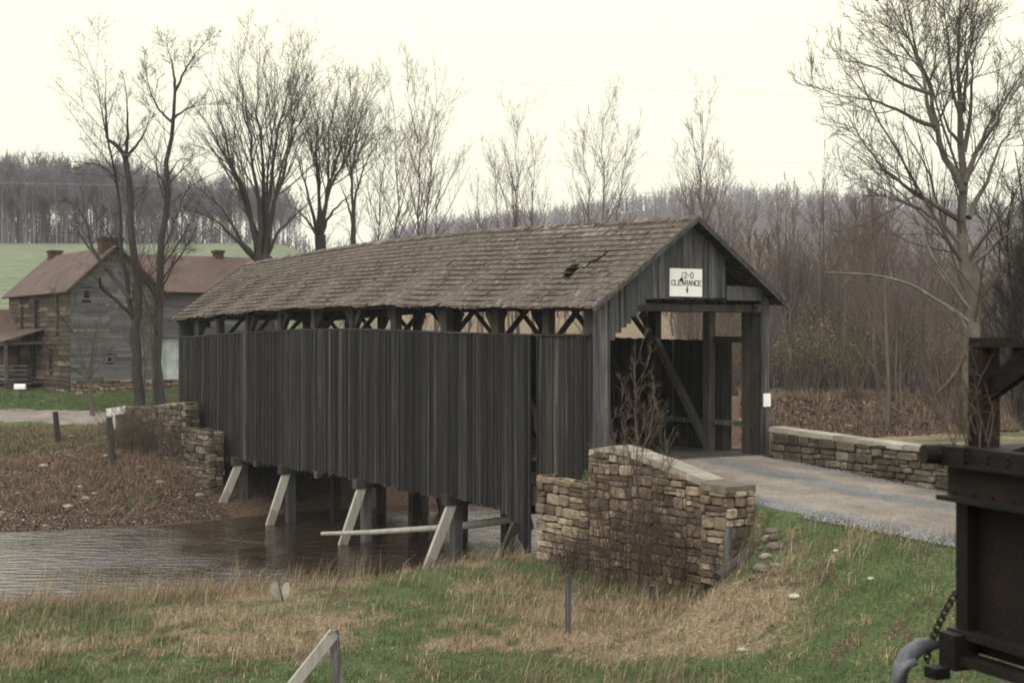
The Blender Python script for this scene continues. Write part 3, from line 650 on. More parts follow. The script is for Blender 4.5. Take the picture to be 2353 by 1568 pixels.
# near and far abutments under the deck
for nm, lab, a_, b_ in (('bridge_abutment', 'near stone abutment hidden under the bridge entrance', .3, 2.15), ('bridge_abutment', 'far stone abutment under the left end of the bridge', 26.4, 23.4)):
    t = thing(nm, bp((a_+b_)/2, 2.8, 0), lab, 'stone abutment'); ms, mc = MB(), MB()
    sg = 1 if b_ > a_ else -1
    mc.hexa([bp(a_, .08, -.3), bp(b_-.1*sg, .08, -.3), bp(b_-.1*sg, 5.6, -.3), bp(a_, 5.6, -.3), bp(a_, .08, 2.0), bp(b_-.1*sg, .08, 2.0), bp(b_-.1*sg, 5.6, 2.0), bp(a_, 5.6, 2.0)])
    stone_face(ms, bp(b_, .02, 0).xy, bp(b_, 5.65, 0).xy, 2.0, 2.0, -.2, Av*sg)
    stone_face(ms, bp(a_, 5.65, 0).xy, bp(b_, 5.65, 0).xy, 2.0, 2.0, -.2, Nv)
    ms.build('stones', M['stone_dark'], t); mc.build('core', M['mortar'], t)
# far-left wing wall
wf = thing('stone_wing_wall', bp(29, -.5, 2), 'crumbling brown fieldstone wall at the far left end of the bridge', 'stone wall')
ms, mc, mp_ = MB(), MB(), MB()
ZF = [(23.9, 3.82), (25.4, 3.74), (27.4, 3.55), (29.5, 3.44), (31.7, 3.34)]
for (a_, za), (b_, zb_) in zip(ZF, ZF[1:]): wall_run(ms, mc, a_, b_, -.9, -.34, za, zb_, 1.0, ends=(a_ == 23.9, b_ == 31.7))
wall_run(ms, mc, 21.5, 23.88, -.95, -.36, 2.86, 2.94, .4, ends=(True, False))
capstones(mp_, [(s, -.62, z-.04) for s, z in ZF], -.3, .3, th=.07)
ms.build('stones', M['stone_dark'], wf); mc.build('core', M['mortar'], wf); mp_.build('coping', M['stone'], wf)

# ------------------------------------------------------------------ the old house
HA = np.array([-23.6, 76.0]); E1 = np.array([-.553, .833]); E2 = np.array([.833, .553]); HB = 3.2
def hp(u, v_, z): return Vector((HA[0]+E1[0]*u+E2[0]*v_, HA[1]+E1[1]*u+E2[1]*v_, z))
house = thing('farmhouse', hp(4, 3, HB), 'weathered two-storey farmhouse with rust-red roofs and brick chimneys by the lane', 'house')
EU, EV = Vector((*E1, 0)), Vector((*E2, 0))
def lap(mb, P, d, L_, z0, z1f, nrm, rh=.17, out=.03, holes=(), seg=2.6):
    """lapped boards on a wall: start P, direction d, length L_, top given by z1f(x), nrm outward"""
    z = z0; 
    while z < max(z1f(x) for x in np.linspace(0, L_, 9)):
        h = rh*rnd.uniform(.85, 1.15)
        xs = np.arange(0, L_, .05); ok = [x for x in xs if z1f(x) > z+h*.7]
        if ok:
            xa, xb = ok[0], min(ok[-1]+.05, L_); x = xa
            while x < xb-.01:
                xe = min(xb, x+rnd.uniform(.6, 1)*seg); mid = (x+xe)/2
                parts = [(x, xe)]
                for (ha, hb, hz0, hz1) in holes:
                    if z+h > hz0 and z < hz1: parts = [q for a_, b_ in parts for q in ((a_, min(b_, ha)), (max(a_, hb), b_)) if q[1]-q[0] > .02]
                t = rnd.random()
                for a_, b_ in parts:
                    p0 = P+d*a_; p1 = P+d*b_; b0 = nrm*out
                    mb.hexa([p0+Zv*z-nrm*.05, p1+Zv*z-nrm*.05, p1+Zv*z+b0, p0+Zv*z+b0, p0+Zv*(z+h)-nrm*.05, p1+Zv*(z+h)-nrm*.05, p1+Zv*(z+h)+nrm*.005, p0+Zv*(z+h)+nrm*.005], t)
                x = xe
        z += h
def opening(name, P, d, x0, x1, z0, z1, nrm, frame='clap_grey', pane='dark', parent=None, bars=True):
    mb = MB(); f = .09
    for a_, b_, c_, e_ in ((x0,x1,z0,z0+f),(x0,x1,z1-f,z1),(x0,x0+f,z0+f,z1-f),(x1-f,x1,z0+f,z1-f)):
        mb.hexa([P+d*a_+Zv*c_-nrm*.1, P+d*b_+Zv*c_-nrm*.1, P+d*b_+Zv*c_+nrm*.05, P+d*a_+Zv*c_+nrm*.05, P+d*a_+Zv*e_-nrm*.1, P+d*b_+Zv*e_-nrm*.1, P+d*b_+Zv*e_+nrm*.05, P+d*a_+Zv*e_+nrm*.05])
    o = mb.build(name, M[frame], parent); b_o = o
    mb = MB(); mb.hexa([P+d*(x0+f)+Zv*(z0+f)-nrm*.12, P+d*(x1-f)+Zv*(z0+f)-nrm*.12, P+d*(x1-f)+Zv*(z0+f)-nrm*.06, P+d*(x0+f)+Zv*(z0+f)-nrm*.06, P+d*(x0+f)+Zv*(z1-f)-nrm*.12, P+d*(x1-f)+Zv*(z1-f)-nrm*.12, P+d*(x1-f)+Zv*(z1-f)-nrm*.06, P+d*(x0+f)+Zv*(z1-f)-nrm*.06])
    o['base'] = parent['base']; mb.build('pane' if name == 'window' else 'door_leaf', M[pane], o)
LU, GW, WG = 12.6, 4.9, 12.0      # side length, gable width, wing end
ze, zrg = 8.95, 11.2              # eave and ridge
LOGH = [(1.9,2.6,6.6,8.5),(6.6,7.5,HB+.7,HB+3.0),(3.1,3.9,HB+1.2,HB+2.6),(9.2,10,6.7,8.2),(5.9,6.9,6.5,8.5)]
mb = MB(); lap(mb, hp(0,0,0), EU, LU, HB, lambda x: ze, -EV, .27, .05, LOGH); mb.build('log_wall', M['log_brown'], house)
for i, h_ in enumerate(LOGH): opening('door' if i == 1 else 'window', hp(0,0,0), EU, *h_[:2], h_[2], h_[3], -EV, frame='log_brown', parent=house)
mb = MB(); gz = lambda x: ze+(zrg-ze)*(1-abs(x-GW/2)/(GW/2))
GH = [(1.9,2.3,4.9,5.3),(.6,1.1,8.3,8.9)]
lap(mb, hp(-.01,0,0), EV, GW, HB+.75, gz, -EU, .17, .03, GH); mb.build('gable_wall', M['clap_grey'], house)
for h_ in GH: opening('window', hp(-.01,0,0), EV, *h_[:2], h_[2], h_[3], -EU, parent=house)
mb = MB(); lap(mb, hp(-.012,GW,0), EV, WG-GW, HB+3.1, lambda x: ze-.05, -EU, .17, .03); mb.build('wing_wall', M['clap_grey'], house)
mb = MB(); lap(mb, hp(.2,GW,0), EV, WG-GW, HB+.75, lambda x: HB+3.1, -EU, .3, .01); mb.build('whitewashed_wall', M['whitewash'], house)
mb = MB()
for x in (GW+.1, GW+2.2, GW+4.4, WG-.1): mb.box(hp(.05, x, HB+1.9), .14, .14, 2.5, rot=.58)
mb.build('porch_pillar', M['whitewash'], house)
opening('door', hp(.2,GW,0), EV, .9, 1.8, HB+.75, HB+2.8, -EU, frame='whitewash', parent=house)
opening('window', hp(.2,GW,0), EV, 2.7, 3.6, HB+1.5, HB+2.7, -EU, frame='whitewash', parent=house)
ms = MB(); stone_face(ms, hp(-.06,0,0).xy, hp(-.06,WG,0).xy, HB+.75, HB+.75, HB-.7, -EU, rh=(.16,.3)); stone_face(ms, hp(0,-.04,0).xy, hp(4.8,-.04,0).xy, HB+.3, HB+.3, HB-.6, -EV)
ms.build('foundation', M['stone'], house)
mb = MB(); mb.hexa([hp(.1,.1,HB-.5), hp(LU-.1,.1,HB-.5), hp(LU-.1,GW-.1,HB-.5), hp(.1,GW-.1,HB-.5), hp(.1,.1,ze-.1), hp(LU-.1,.1,ze-.1), hp(LU-.1,GW-.1,ze-.1), hp(.1,GW-.1,ze-.1)])
mb.hexa([hp(.3,GW-.1,HB-.5), hp(5.6,GW-.1,HB-.5), hp(5.6,WG-.1,HB-.5), hp(.3,WG-.1,HB-.5), hp(.3,GW-.1,ze-.2), hp(5.6,GW-.1,ze-.2), hp(5.6,WG-.1,ze-.2), hp(.3,WG-.1,ze-.2)])
mb.build('inner_walls', M['log_brown'], house)
def slope(mb, a, b, c, d_, th=.09):
    nrm = (b-a).cross(d_-a).normalized(); nrm = nrm if nrm.z > 0 else -nrm
    mb.hexa([a, b, c, d_, a+nrm*th, b+nrm*th, c+nrm*th, d_+nrm*th])
mb = MB(); o_ = .35; k_ = (zrg-ze)/(GW/2)
slope(mb, hp(-o_,-o_,ze-k_*o_), hp(LU+.3,-o_,ze-k_*o_), hp(LU+.3,GW/2,zrg), hp(-o_,GW/2,zrg)); slope(mb, hp(-o_,GW+o_,ze-k_*o_), hp(LU+.3,GW+o_,ze-k_*o_), hp(LU+.3,GW/2+.01,zrg), hp(-o_,GW/2+.01,zrg))
mb.build('roof', M['roof_red'], house)
mb = MB(); slope(mb, hp(-.3,GW+.0,ze-.22), hp(-.3,WG+.3,ze-.22), hp(2.9,WG+.3,zrg-.25), hp(2.9,GW-.6,zrg-.25)); slope(mb, hp(6.0,GW-.6,ze-.3), hp(6.0,WG+.3,ze-.3), hp(2.91,WG+.3,zrg-.25), hp(2.91,GW-.6,zrg-.25))
mb.build('roof', M['roof_red'], house)
def chimney(u, v_, zb, zt, a=.7, b_=.7):
    mb = MB(); mb.box(hp(u, v_, (zb+zt)/2), a, b_, zt-zb, rot=.58); mb.box(hp(u, v_, zt-.08), a+.12, b_+.12, .14, rot=.58); mb.build('chimney', M['brick'], house)
chimney(.9, GW/2, 9.5, 11.75, 1.15, .85); chimney(LU-1, GW/2, 9.6, 11.6); chimney(2.9, WG-2.5, 9.5, 11.4, .5, .5)
# side porch on the log wall
PU0, PU1 = 5.2, 9.6
mb = MB(); slope(mb, hp(PU0-.3,-2.3,6.0), hp(PU1+.3,-2.3,6.0), hp(PU1+.3,.05,6.72), hp(PU0-.3,.05,6.72), .07); mb.build('porch_roof', M['roof_red'], house)
mb = MB(); mb.beam(hp(PU0,-2.1,5.92), hp(PU1,-2.1,5.92), .12, .16); mb.beam(hp(PU0,-2.1,5.92), hp(PU0,0,6.0), .1, .16); mb.build('porch_beam', M['clap_grey'], house)
for u in (PU0, PU0+2.1, PU1):
    mb = MB(); mb.box(hp(u,-2.05,HB+1.5), .15, .15, 2.8, rot=.58); mb.build('porch_post', M['log_brown'], house)
mb = MB()
for z in (.75, 1.0, 1.25, 1.5): mb.beam(hp(PU0,-2.1,HB+z), hp(PU1,-2.1,HB+z), .05, .09)
for z in (.75, 1.0, 1.25, 1.5): mb.beam(hp(PU0,-2.1,HB+z), hp(PU0,-.9,HB+z), .05, .09)
mb.build('porch_railing', M['clap_grey'], house)
mb = MB()
for i in range(12): mb.beam(hp(PU0-.1,-.1-i*.18,HB+.5), hp(PU1+.1,-.1-i*.18,HB+.5), .17, .06)
mb.build('porch_floor', M['log_brown'], house)
shed = thing('outbuilding', hp(15, -3.4, 3.5), 'small red-roofed outbuilding half cut off at the left edge, behind the farmhouse', 'shed')
mb = MB(); P0_ = Vector((-33.5, 84, 0)); dx = Vector((1,.1,0)).normalized(); dy = Vector((-.1,1,0)).normalized()
lap(mb, P0_, dx, 4.2, 2.6, lambda x: 6.1, -dy, .3, .03); mb.hexa([P0_+dx*.1+dy*.1+Zv*2.6, P0_+dx*4.15+dy*.1+Zv*2.6, P0_+dx*4.15+dy*4+Zv*2.6, P0_+dx*.1+dy*4+Zv*2.6, P0_+dx*.1+dy*.1+Zv*6.1, P0_+dx*4.15+dy*.1+Zv*6.1, P0_+dx*4.15+dy*4+Zv*6.1, P0_+dx*.1+dy*4+Zv*6.1]); mb.build('wall', M['log_brown'], shed)
mb = MB(); slope(mb, P0_-dx*.3-dy*.4+Zv*6.0, P0_+dx*4.5-dy*.4+Zv*6.0, P0_+dx*4.5+dy*2+Zv*7.9, P0_-dx*.3+dy*2+Zv*7.9); slope(mb, P0_-dx*.3+dy*4.4+Zv*6.0, P0_+dx*4.5+dy*4.4+Zv*6.0, P0_+dx*4.5+dy*2.01+Zv*7.9, P0_-dx*.3+dy*2.01+Zv*7.9); mb.build('roof', M['roof_red'], shed)

# ------------------------------------------------------------------ bare trees
def tubes(P, Rr, sides):
    n_, k, _ = P.shape
    T = np.gradient(P, axis=1); T /= np.linalg.norm(T, axis=2, keepdims=True)+1e-9
    mt = T.mean(1); ref = np.where(np.abs(mt[:, 2:3]) > .85, np.array([[1., 0, 0]]), np.array([[0, 0, 1.]]))
    U = np.cross(T, ref[:, None, :]); U /= np.linalg.norm(U, axis=2, keepdims=True)+1e-9; V = np.cross(T, U)
    a = np.arange(sides)*2*np.pi/sides
    v = P[:, :, None, :]+Rr[:, :, None, None]*(np.cos(a)[None, None, :, None]*U[:, :, None, :]+np.sin(a)[None, None, :, None]*V[:, :, None, :])
    idx = np.arange(n_*k*sides).reshape(n_, k, sides)
    a_ = idx[:, :-1, :]; b_ = np.roll(a_, -1, axis=2); c_ = idx[:, 1:, :]; d_ = np.roll(c_, -1, axis=2)
    return v.reshape(-1, 3), np.stack([a_, b_, d_, c_], -1).reshape(-1, 4), np.repeat(rng.random(n_), (k-1)*sides)
def resample(pts, rad, k):
    pts = np.array([tuple(p) for p in pts], float); d = np.r_[0, np.cumsum(np.linalg.norm(np.diff(pts, axis=0), axis=1))]
    t = np.linspace(0, d[-1], k); P = np.stack([np.interp(t, d, pts[:, i]) for i in range(3)], 1)
    if k > 6:
        Q = P.copy(); Q[1:-1] = (P[:-2]+2*P[1:-1]+P[2:])/4; P = Q
    return P, np.interp(t/d[-1], np.linspace(0, 1, len(rad)), rad)
def grow(P, Rr, nper, ratio, angle, up, wob, k, t0=.2, rk=.5, rmin=.006, lmin=0, lmax=1e9, t1=.98):
    """children of every parent polyline, vectorised"""
    n_, kp, _ = P.shape; Lp = np.linalg.norm(np.diff(P, axis=1), axis=2).sum(1)
    if np.isscalar(nper): cnt = np.maximum(1, np.round(nper*np.clip(Lp/np.percentile(Lp, 75), .12, 1.3))).astype(int)
    else: cnt = nper
    ip = np.repeat(np.arange(n_), cnt); m_ = len(ip)
    t = t0+(t1-t0)*rng.random(m_)**.85; ft = t*(kp-1); i0 = np.minimum(ft.astype(int), kp-2); fr = (ft-i0)[:, None]
    pos = P[ip, i0]*(1-fr)+P[ip, i0+1]*fr; tan = P[ip, i0+1]-P[ip, i0]; tan /= np.linalg.norm(tan, axis=1, keepdims=True)+1e-9
    r0 = Rr[ip, i0]*(1-fr[:, 0])+Rr[ip, i0+1]*fr[:, 0]
    rv = rng.normal(size=(m_, 3)); pr = rv-tan*(rv*tan).sum(1, keepdims=True); pr /= np.linalg.norm(pr, axis=1, keepdims=True)+1e-9
    th = np.radians(angle*rng.uniform(.6, 1.35, m_))[:, None]; d = tan*np.cos(th)+pr*np.sin(th)
    Ln = np.clip(Lp[ip]*ratio*rng.uniform(.55, 1.15, m_)*np.maximum(1.2-t, .42), lmin, lmax)
    st = (Ln/(k-1))[:, None]; out_ = np.zeros((m_, k, 3)); out_[:, 0] = pos
    for j in range(1, k):
        d = d+rng.normal(size=(m_, 3))*wob+np.array([0, 0, up]); d /= np.linalg.norm(d, axis=1, keepdims=True)
        out_[:, j] = out_[:, j-1]+d*st
    ra = np.maximum(np.minimum(r0*rk, Ln*.008+.003), rmin)
    RR = ra[:, None]*np.linspace(1, .3, k)[None, :]; RR = np.maximum(RR, rmin*.7)
    return out_, RR
def levels(P, Rr, spec):
    """spec: list of dicts for grow; each level grows from the one before (or from 'src')"""
    gen = [(P, Rr)]
    for sp in spec:
        sp = dict(sp); src = sp.pop('src', len(gen)-1); gen.append(grow(*gen[src], **sp))
    return gen[1:]
def merge(lst):
    V, Fc, T, b = [], [], [], 0
    for P, Rr, sides in lst:
        v_, f, t = tubes(P, Rr, sides); V.append(v_); Fc.append(f+b); T.append(t); b += len(v_)
    return np.concatenate(V), np.concatenate(Fc), np.concatenate(T)
def make_tree(name, label, trunks, spec, barkm, twigm=None, group=None, cat='tree', base=None, extra=None, parts=('trunk', 'branches')):
    """trunks: list of (points, radii); returns the thing"""
    K = 14; PP, RR = zip(*[resample(p, r, K) for p, r in trunks]); P = np.array(PP); Rr = np.array(RR)
    P[:, 1:-1] += rng.normal(size=(len(P), K-2, 3))*.02*np.linalg.norm(P[:, -1]-P[:, 0], axis=1)[:, None, None]*.25
    b = base if base is not None else trunks[0][0][0]
    th = thing(name, tuple(b), label, cat, group)
    v_, f, t = merge([(P, Rr, 9)]); mesh_obj(parts[0], v_, f, t, barkm, th, True)
    gen = levels(P, Rr, spec); lst = [(g[0], g[1], 5 if i == 0 else (4 if i == 1 else 3)) for i, g in enumerate(gen)]
    v_, f, t = merge(lst); mesh_obj(parts[1], v_, f, t, twigm or barkm, th)
    return th
def T(Y, pts, r0, r1, dy=0, sink=None):
    """a trunk from measured grid points at depth Y (dy: how far it leans away at the top)"""
    n_ = len(pts); P = [at(p[0], p[1], Y+dy*(i/(n_-1))**1.3+(0 if i in (0,) else rnd.uniform(-.15,.15))) for i, p in enumerate(pts)]
    if sink is not None: P[0].z = min(P[0].z, sink)
    return P, ([r0*.92, r0*.62, r0*.38, r0*.17, .008] if r1 < .05 else [r0, (r0+r1)/2, r1])
def lv(n1, n2, n3, n4=0, a=38, up=.10, r1=.42, wob=.13, rmin=.0068, t0=.3, r2=.6, r3=.65, S_=.75):
    n1 += 4; wob *= .55; up *= .7; r1 *= 1.45
    o = [dict(nper=n1, ratio=r1, angle=a, up=up, wob=wob, k=9, t0=t0, rmin=rmin*1.5, lmin=1.0*S_),
         dict(nper=n2, ratio=r2, angle=36, up=up*.9, wob=wob*1.1, k=7, t0=.12, rmin=rmin*1.1, lmin=.7*S_),
         dict(nper=n3, ratio=r3, angle=36, up=up*.8, wob=wob*1.2, k=5, t0=.15, rmin=rmin, lmin=.45*S_)]
    if n4: o.append(dict(nper=n4, ratio=.55, angle=36, up=up*.7, wob=wob*1.2, k=4, t0=.2, rmin=rmin*.85))
    return o
def gz(px, Y): x = (px-1176)/F*Y; return H(x, Y)-.15

# the two trunks by the lane and their crooked limbs
Y = 68; s_ = gz(320, Y)
make_tree('tree', 'tall crooked forking bare tree by the lane, left of its straighter neighbour', [
 T(Y, [(320,935),(317,860),(308,791),(318,665),(310,560),(300,457),(291,395),(287,360)], .27, .13, sink=s_),
 T(Y, [(318,800),(297,690),(283,600),(276,520),(268,440),(259,370),(248,325),(243,300),(232,275),(228,200),(222,170),(205,140),(190,112),(183,95)], .17, .02, 1),
 T(Y, [(288,365),(278,345),(262,330),(249,322)], .12, .08),
 T(Y, [(288,370),(291,330),(293,280),(292,240),(288,215),(287,180)], .12, .03, -1),
 T(Y, [(289,362),(305,345),(325,320),(338,290),(345,262),(340,240)], .10, .025, 1),
 T(Y, [(246,318),(244,280),(242,240),(243,200),(242,160)], .09, .02, -1),
 T(Y, [(316,735),(285,705),(245,672),(228,655),(229,640)], .12, .05, -1.5),
 T(Y, [(300,690),(262,640),(232,600),(205,570),(180,533)], .12, .05, 1.5),
 T(Y, [(245,620),(215,575),(193,500),(178,470),(150,458),(130,470)], .10, .03, 2),
 T(Y, [(262,405),(240,385),(215,376),(190,374),(165,368),(163,355)], .07, .02, 2)], lv(9,6,5,0, a=42, up=.06, r1=.28, wob=.18, t0=.2, S_=.6), M['bark_dark'])
s_ = gz(370, Y)
make_tree('tree', 'slender straight bare tree just right of the crooked one, between it and the bridge end', [
 T(Y, [(369,930),(364,860),(363,791),(367,707),(368,600),(376,500),(384,440),(388,374),(392,320),(394,270),(398,240),(402,205)], .27, .07, sink=s_),
 T(Y, [(402,205),(400,170),(392,130),(382,105),(375,92)], .09, .02, 1),
 T(Y, [(402,210),(418,175),(440,135),(470,100),(485,75)], .08, .02, -1),
 T(Y, [(396,275),(420,255),(445,243),(490,238)], .08, .02, 2), T(Y, [(394,280),(370,260),(355,235),(340,195),(332,120)], .07, .015, -2),
 T(Y, [(366,700),(345,660),(328,640),(310,600)], .10, .04, -2), T(Y, [(380,430),(420,390),(448,355)], .06, .02, 2),
 T(Y, [(368,650),(395,610),(405,580),(430,560)], .07, .02, -1), T(Y, [(390,400),(408,370),(430,362)], .06, .02, 1)], lv(9,6,5,0, a=42, up=.06, r1=.28, wob=.18, t0=.2, S_=.6), M['bark_dark'])
make_tree('sapling', 'small forked bare sapling on the lawn in front of the farmhouse gable', [
 T(65, [(214,955),(208,905),(205,870),(190,820),(170,770),(158,725),(150,690)], .14, .03, sink=gz(214,65)),
 T(65, [(205,868),(212,820),(217,770),(225,730),(245,715)], .10, .02, 1), T(65, [(168,765),(150,740),(130,715),(118,690)], .06, .02, -1)], lv(8,5,5, a=45, up=.05, r1=.35, wob=.2), M['bark'])
make_tree('sapling', 'thin bare sapling standing right beside the slender tree by the lane', [T(67.4, [(350,925),(351,850),(348,780),(340,730),(330,690),(335,640)], .07, .015, sink=gz(350,67.4))], lv(9,5,4, a=35, up=.1, r1=.35, wob=.15), M['bark'])
make_tree('sapling', 'leafless twiggy sapling growing by the bridge end in front of the whitewashed porch', [T(70, [(330,905),(333,830),(328,770),(335,700)], .08, .015, sink=gz(330,70)), T(70, [(333,840),(345,780),(352,720)], .05, .012)], lv(8,5,4, a=40, up=.1, r1=.35, wob=.15), M['bark'])
# the broad many-stemmed tree above the far end of the bridge
Y = 72; s_ = gz(605, Y); B0 = (605, 650)
fan = [(560,(590,560),(565,430),(520,330),(470,240),(430,190)),(560,(592,540),(545,400),(520,300),(500,200),(470,120)),(570,(600,520),(590,400),(575,300),(560,200),(548,80)),
 (600,(604,500),(605,400),(600,300),(585,200),(590,60)),(610,(612,480),(625,380),(640,260),(668,150),(690,60)),(615,(618,500),(640,420),(660,330),(700,220),(735,130)),
 (590,(560,560),(530,500),(490,440),(440,400),(415,380)),(588,(580,590),(540,545),(500,500),(450,470),(400,470)),(620,(640,520),(690,470),(735,420)),(600,(610,450),(618,330),(640,200),(630,90)),
 (590,(582,520),(560,420),(500,330),(440,300)),(612,(628,450),(655,300),(690,200),(700,100))]
tr = [T(Y, [(605,880),(607,760),(606,650),(606,590)], .60, .46, sink=s_)]
tr += [T(Y+rnd.uniform(-.3,.3), [(f[0]*.3+605*.7, 600)]+[(x_, 600-(600-y_)*.90) for x_, y_ in f[1:]], .19 if i < 6 else .13, .02, rnd.uniform(-3,3)) for i, f in enumerate(fan)]
make_tree('tree', 'broad many-stemmed dark bare tree, tallest of the trees behind the bridge roof', tr, lv(13,6,5,0, a=28, up=.09, r1=.40, wob=.10, t0=.25), M['bark_dark'], M['bark'])
Y = 76
fan = [((725,520),(705,430),(690,380),(672,280)),((730,500),(735,400),(720,330),(700,250),(690,190)),((740,500),(752,430),(790,370),(815,300),(850,140)),((745,480),(755,400),(750,320),(770,230),(780,150)),
 ((745,480),(765,380),(790,280),(830,190)),((725,530),(690,480),(650,460)),((748,500),(790,450),(830,420)),((735,450),(728,330),(730,240),(745,160))]
tr = [T(Y, [(737,860),(737,700),(736,600),(735,540)], .38, .30, sink=gz(737,Y))]+[T(Y, [(735,560)]+[(x_, 560-(560-y_)*.93) for x_, y_ in f], .14, .02, rnd.uniform(-3,3)) for f in fan]
make_tree('tree', 'spreading bare tree rising from a short dark trunk, right of the tallest many-stemmed one', tr, lv(13,6,5,0, a=30, up=.09, r1=.40, wob=.12, t0=.25), M['bark_dark'], M['bark'])
Y = 80
fan = [((812,480),(805,400),(820,330),(845,230),(870,205)),((815,460),(835,380),(870,320),(900,270)),((808,500),(790,440),(765,400)),((812,440),(800,340),(812,250),(800,190))]
make_tree('tree', 'upright bare tree with a V-shaped crown just right of the spreading tree', [T(Y, [(812,850),(812,700),(810,600),(812,520)], .21, .15, sink=gz(812,Y))]+[T(Y, [(812,525)]+list(f), .11, .015, rnd.uniform(-2,2)) for f in fan], lv(12,6,5,0, a=30, up=.1, r1=.4, wob=.12), M['bark'])
spec_list = [
 (878,88,[(878,860),(873,600),(868,500),(880,430),(886,340)],[(872,520),(850,460),(840,400)],'low crooked bare tree behind the bridge roof, left of the two slim poplars'),
 (918,92,[(918,850),(914,600),(912,480),(908,380),(903,230)],[(915,500),(935,420),(950,360)],'slim pole-like bare tree with a pointed top behind the middle of the bridge roof'),
 (962,98,[(962,850),(964,600),(962,480),(958,350),(955,300),(960,180)],[(960,330),(940,240),(935,160)],'tall thin bare poplar with long whip-like shoots, left of a pair'),
 (1002,100,[(1002,850),(996,600),(1002,520),(1000,460)],[(1000,480),(1040,400),(1080,330)],'bare poplar with shoots arching right, right of a pair'),
 (968,99,[(968,840),(975,560),(985,420),(998,300),(1005,200)],None,'thin leaning bare sapling between the two poplars'),
 (1105,112,[(1105,850),(1102,560),(1100,480),(1095,440)],None,'short twiggy bare tree just over the roof left of the middle gap'),
 (1150,110,[(1150,850),(1147,560),(1143,500),(1138,420),(1135,370)],None,'small bare tree left of the tall central one above the bridge roof'),
 (1186,112,[(1186,850),(1185,560),(1184,450),(1190,340),(1186,270)],[(1184,440),(1165,370),(1150,310)],'slender bare tree with a high pointed top over the middle of the bridge roof'),
 (1222,114,[(1222,850),(1224,560),(1222,460),(1225,380),(1232,340)],None,'small rounded bare tree right of the high pointed one'),
 (1347,104,[(1347,850),(1350,560),(1352,480),(1350,400),(1345,330),(1330,300)],None,'left stem of the three bare trees that stand close together above the roof'),
 (1385,103,[(1385,850),(1383,560),(1385,470),(1386,380),(1387,260)],[(1385,440),(1410,390),(1440,350)],'tallest of the three bare trees that stand close together above the roof'),
 (1412,105,[(1412,850),(1408,560),(1420,480),(1430,390),(1440,330)],None,'right stem of the three bare trees that stand close together above the roof'),
 (1618,92,[(1618,850),(1616,560),(1614,470),(1607,370),(1610,250)],[(1612,420),(1595,340),(1585,260)],'tall slim bare tree just behind the gable peak'),
 (1590,95,[(1590,850),(1588,560),(1580,480),(1560,420),(1545,370)],None,'leaning bare tree left of the gable peak'),
 (1650,94,[(1650,850),(1648,560),(1652,470),(1665,400)],None,'short bare tree right of the gable peak')]
for px, Y, tk, sec, lab in spec_list:
    sc = Y/80
    tr = [T(Y, tk, .15*sc, .02, rnd.uniform(-1,1), sink=gz(px,Y))]
    if sec: tr.append(T(Y, sec, .05*sc, .012, rnd.uniform(-1,1)))
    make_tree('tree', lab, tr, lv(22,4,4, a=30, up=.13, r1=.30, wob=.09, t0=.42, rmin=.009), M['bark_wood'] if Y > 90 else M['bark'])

# the great sycamore on the right
Y = 46; s_ = gz(2215, Y)
main = [(2235,900),(2232,760),(2222,650),(2215,560),(2210,480),(2205,400),(2212,330),(2216,240),(2210,160),(2205,80),(2212,0),(2210,-90)]
lim = [([(2212,440),(2165,350),(2145,270),(2138,200),(2105,120),(2060,40),(2035,-40)],.14),([(2150,300),(2125,210),(2115,140),(2095,60),(2080,-30)],.09),([(2140,215),(2085,200),(2040,175),(2010,150),(1940,140),(1880,130)],.08),
 ([(2150,290),(2110,280),(2060,250),(2010,235),(1960,225),(1900,210),(1850,195)],.09),([(2210,510),(2150,470),(2095,440),(2040,400),(1985,330),(1965,290),(1930,240)],.11),([(2208,560),(2150,500),(2080,465),(2000,420),(1930,400)],.09),
 ([(2216,420),(2240,350),(2275,280),(2310,220),(2352,170)],.12),([(2214,350),(2228,280),(2232,200),(2236,120),(2260,20)],.10),([(2212,300),(2195,230),(2180,160),(2175,60),(2165,-40)],.09),([(2225,500),(2262,430),(2300,330),(2360,240)],.11),
 ([(2222,600),(2265,540),(2310,480),(2380,430)],.10),([(2212,260),(2222,180),(2216,100),(2225,0)],.07),([(2235,360),(2290,280),(2330,190),(2370,100)],.08),([(2206,330),(2180,300),(2160,240),(2150,170)],.07)]
tr = [T(Y, main, .37, .04, sink=s_)]+[T(Y, p, r, .018, rnd.uniform(-3,3)) for p, r in lim]
syc = make_tree('sycamore_tree', 'large grey sycamore with wide crooked limbs filling the upper right of the picture', tr, lv(15,7,5,0, a=42, up=.10, r1=.36, wob=.19, t0=.2), M['syc'], M['bark'])
K = 14; lw = [([(2225,740),(2200,715),(2150,690),(2100,655),(2050,640),(2000,630),(1940,628),(1890,625)],.065),([(2218,700),(2170,640),(2140,590),(2120,540),(2110,500)],.075),([(2225,710),(2190,660),(2140,590)],.07),([(2222,780),(2215,745),(2195,720),(2180,712)],.05),([(2240,600),(2275,575),(2300,545),(2352,520)],.07)]
for p, r in lw:
    q, ra = resample(T(Y-1, p, r, .03, rnd.uniform(-1.5,0))[0], [r, r*.7, .025], K)
    v_, f, t = merge([(q[None], ra[None], 7)]+[(g[0], g[1], 3) for g in levels(q[None], ra[None], [dict(nper=7, ratio=.35, angle=50, up=.03, wob=.2, k=6, t0=.4), dict(nper=4, ratio=.5, angle=40, up=.03, wob=.2, k=5)])])
    tag(mesh_obj('limb', v_, f, t, M['bleached'], syc), 'pale bleached lower limb')

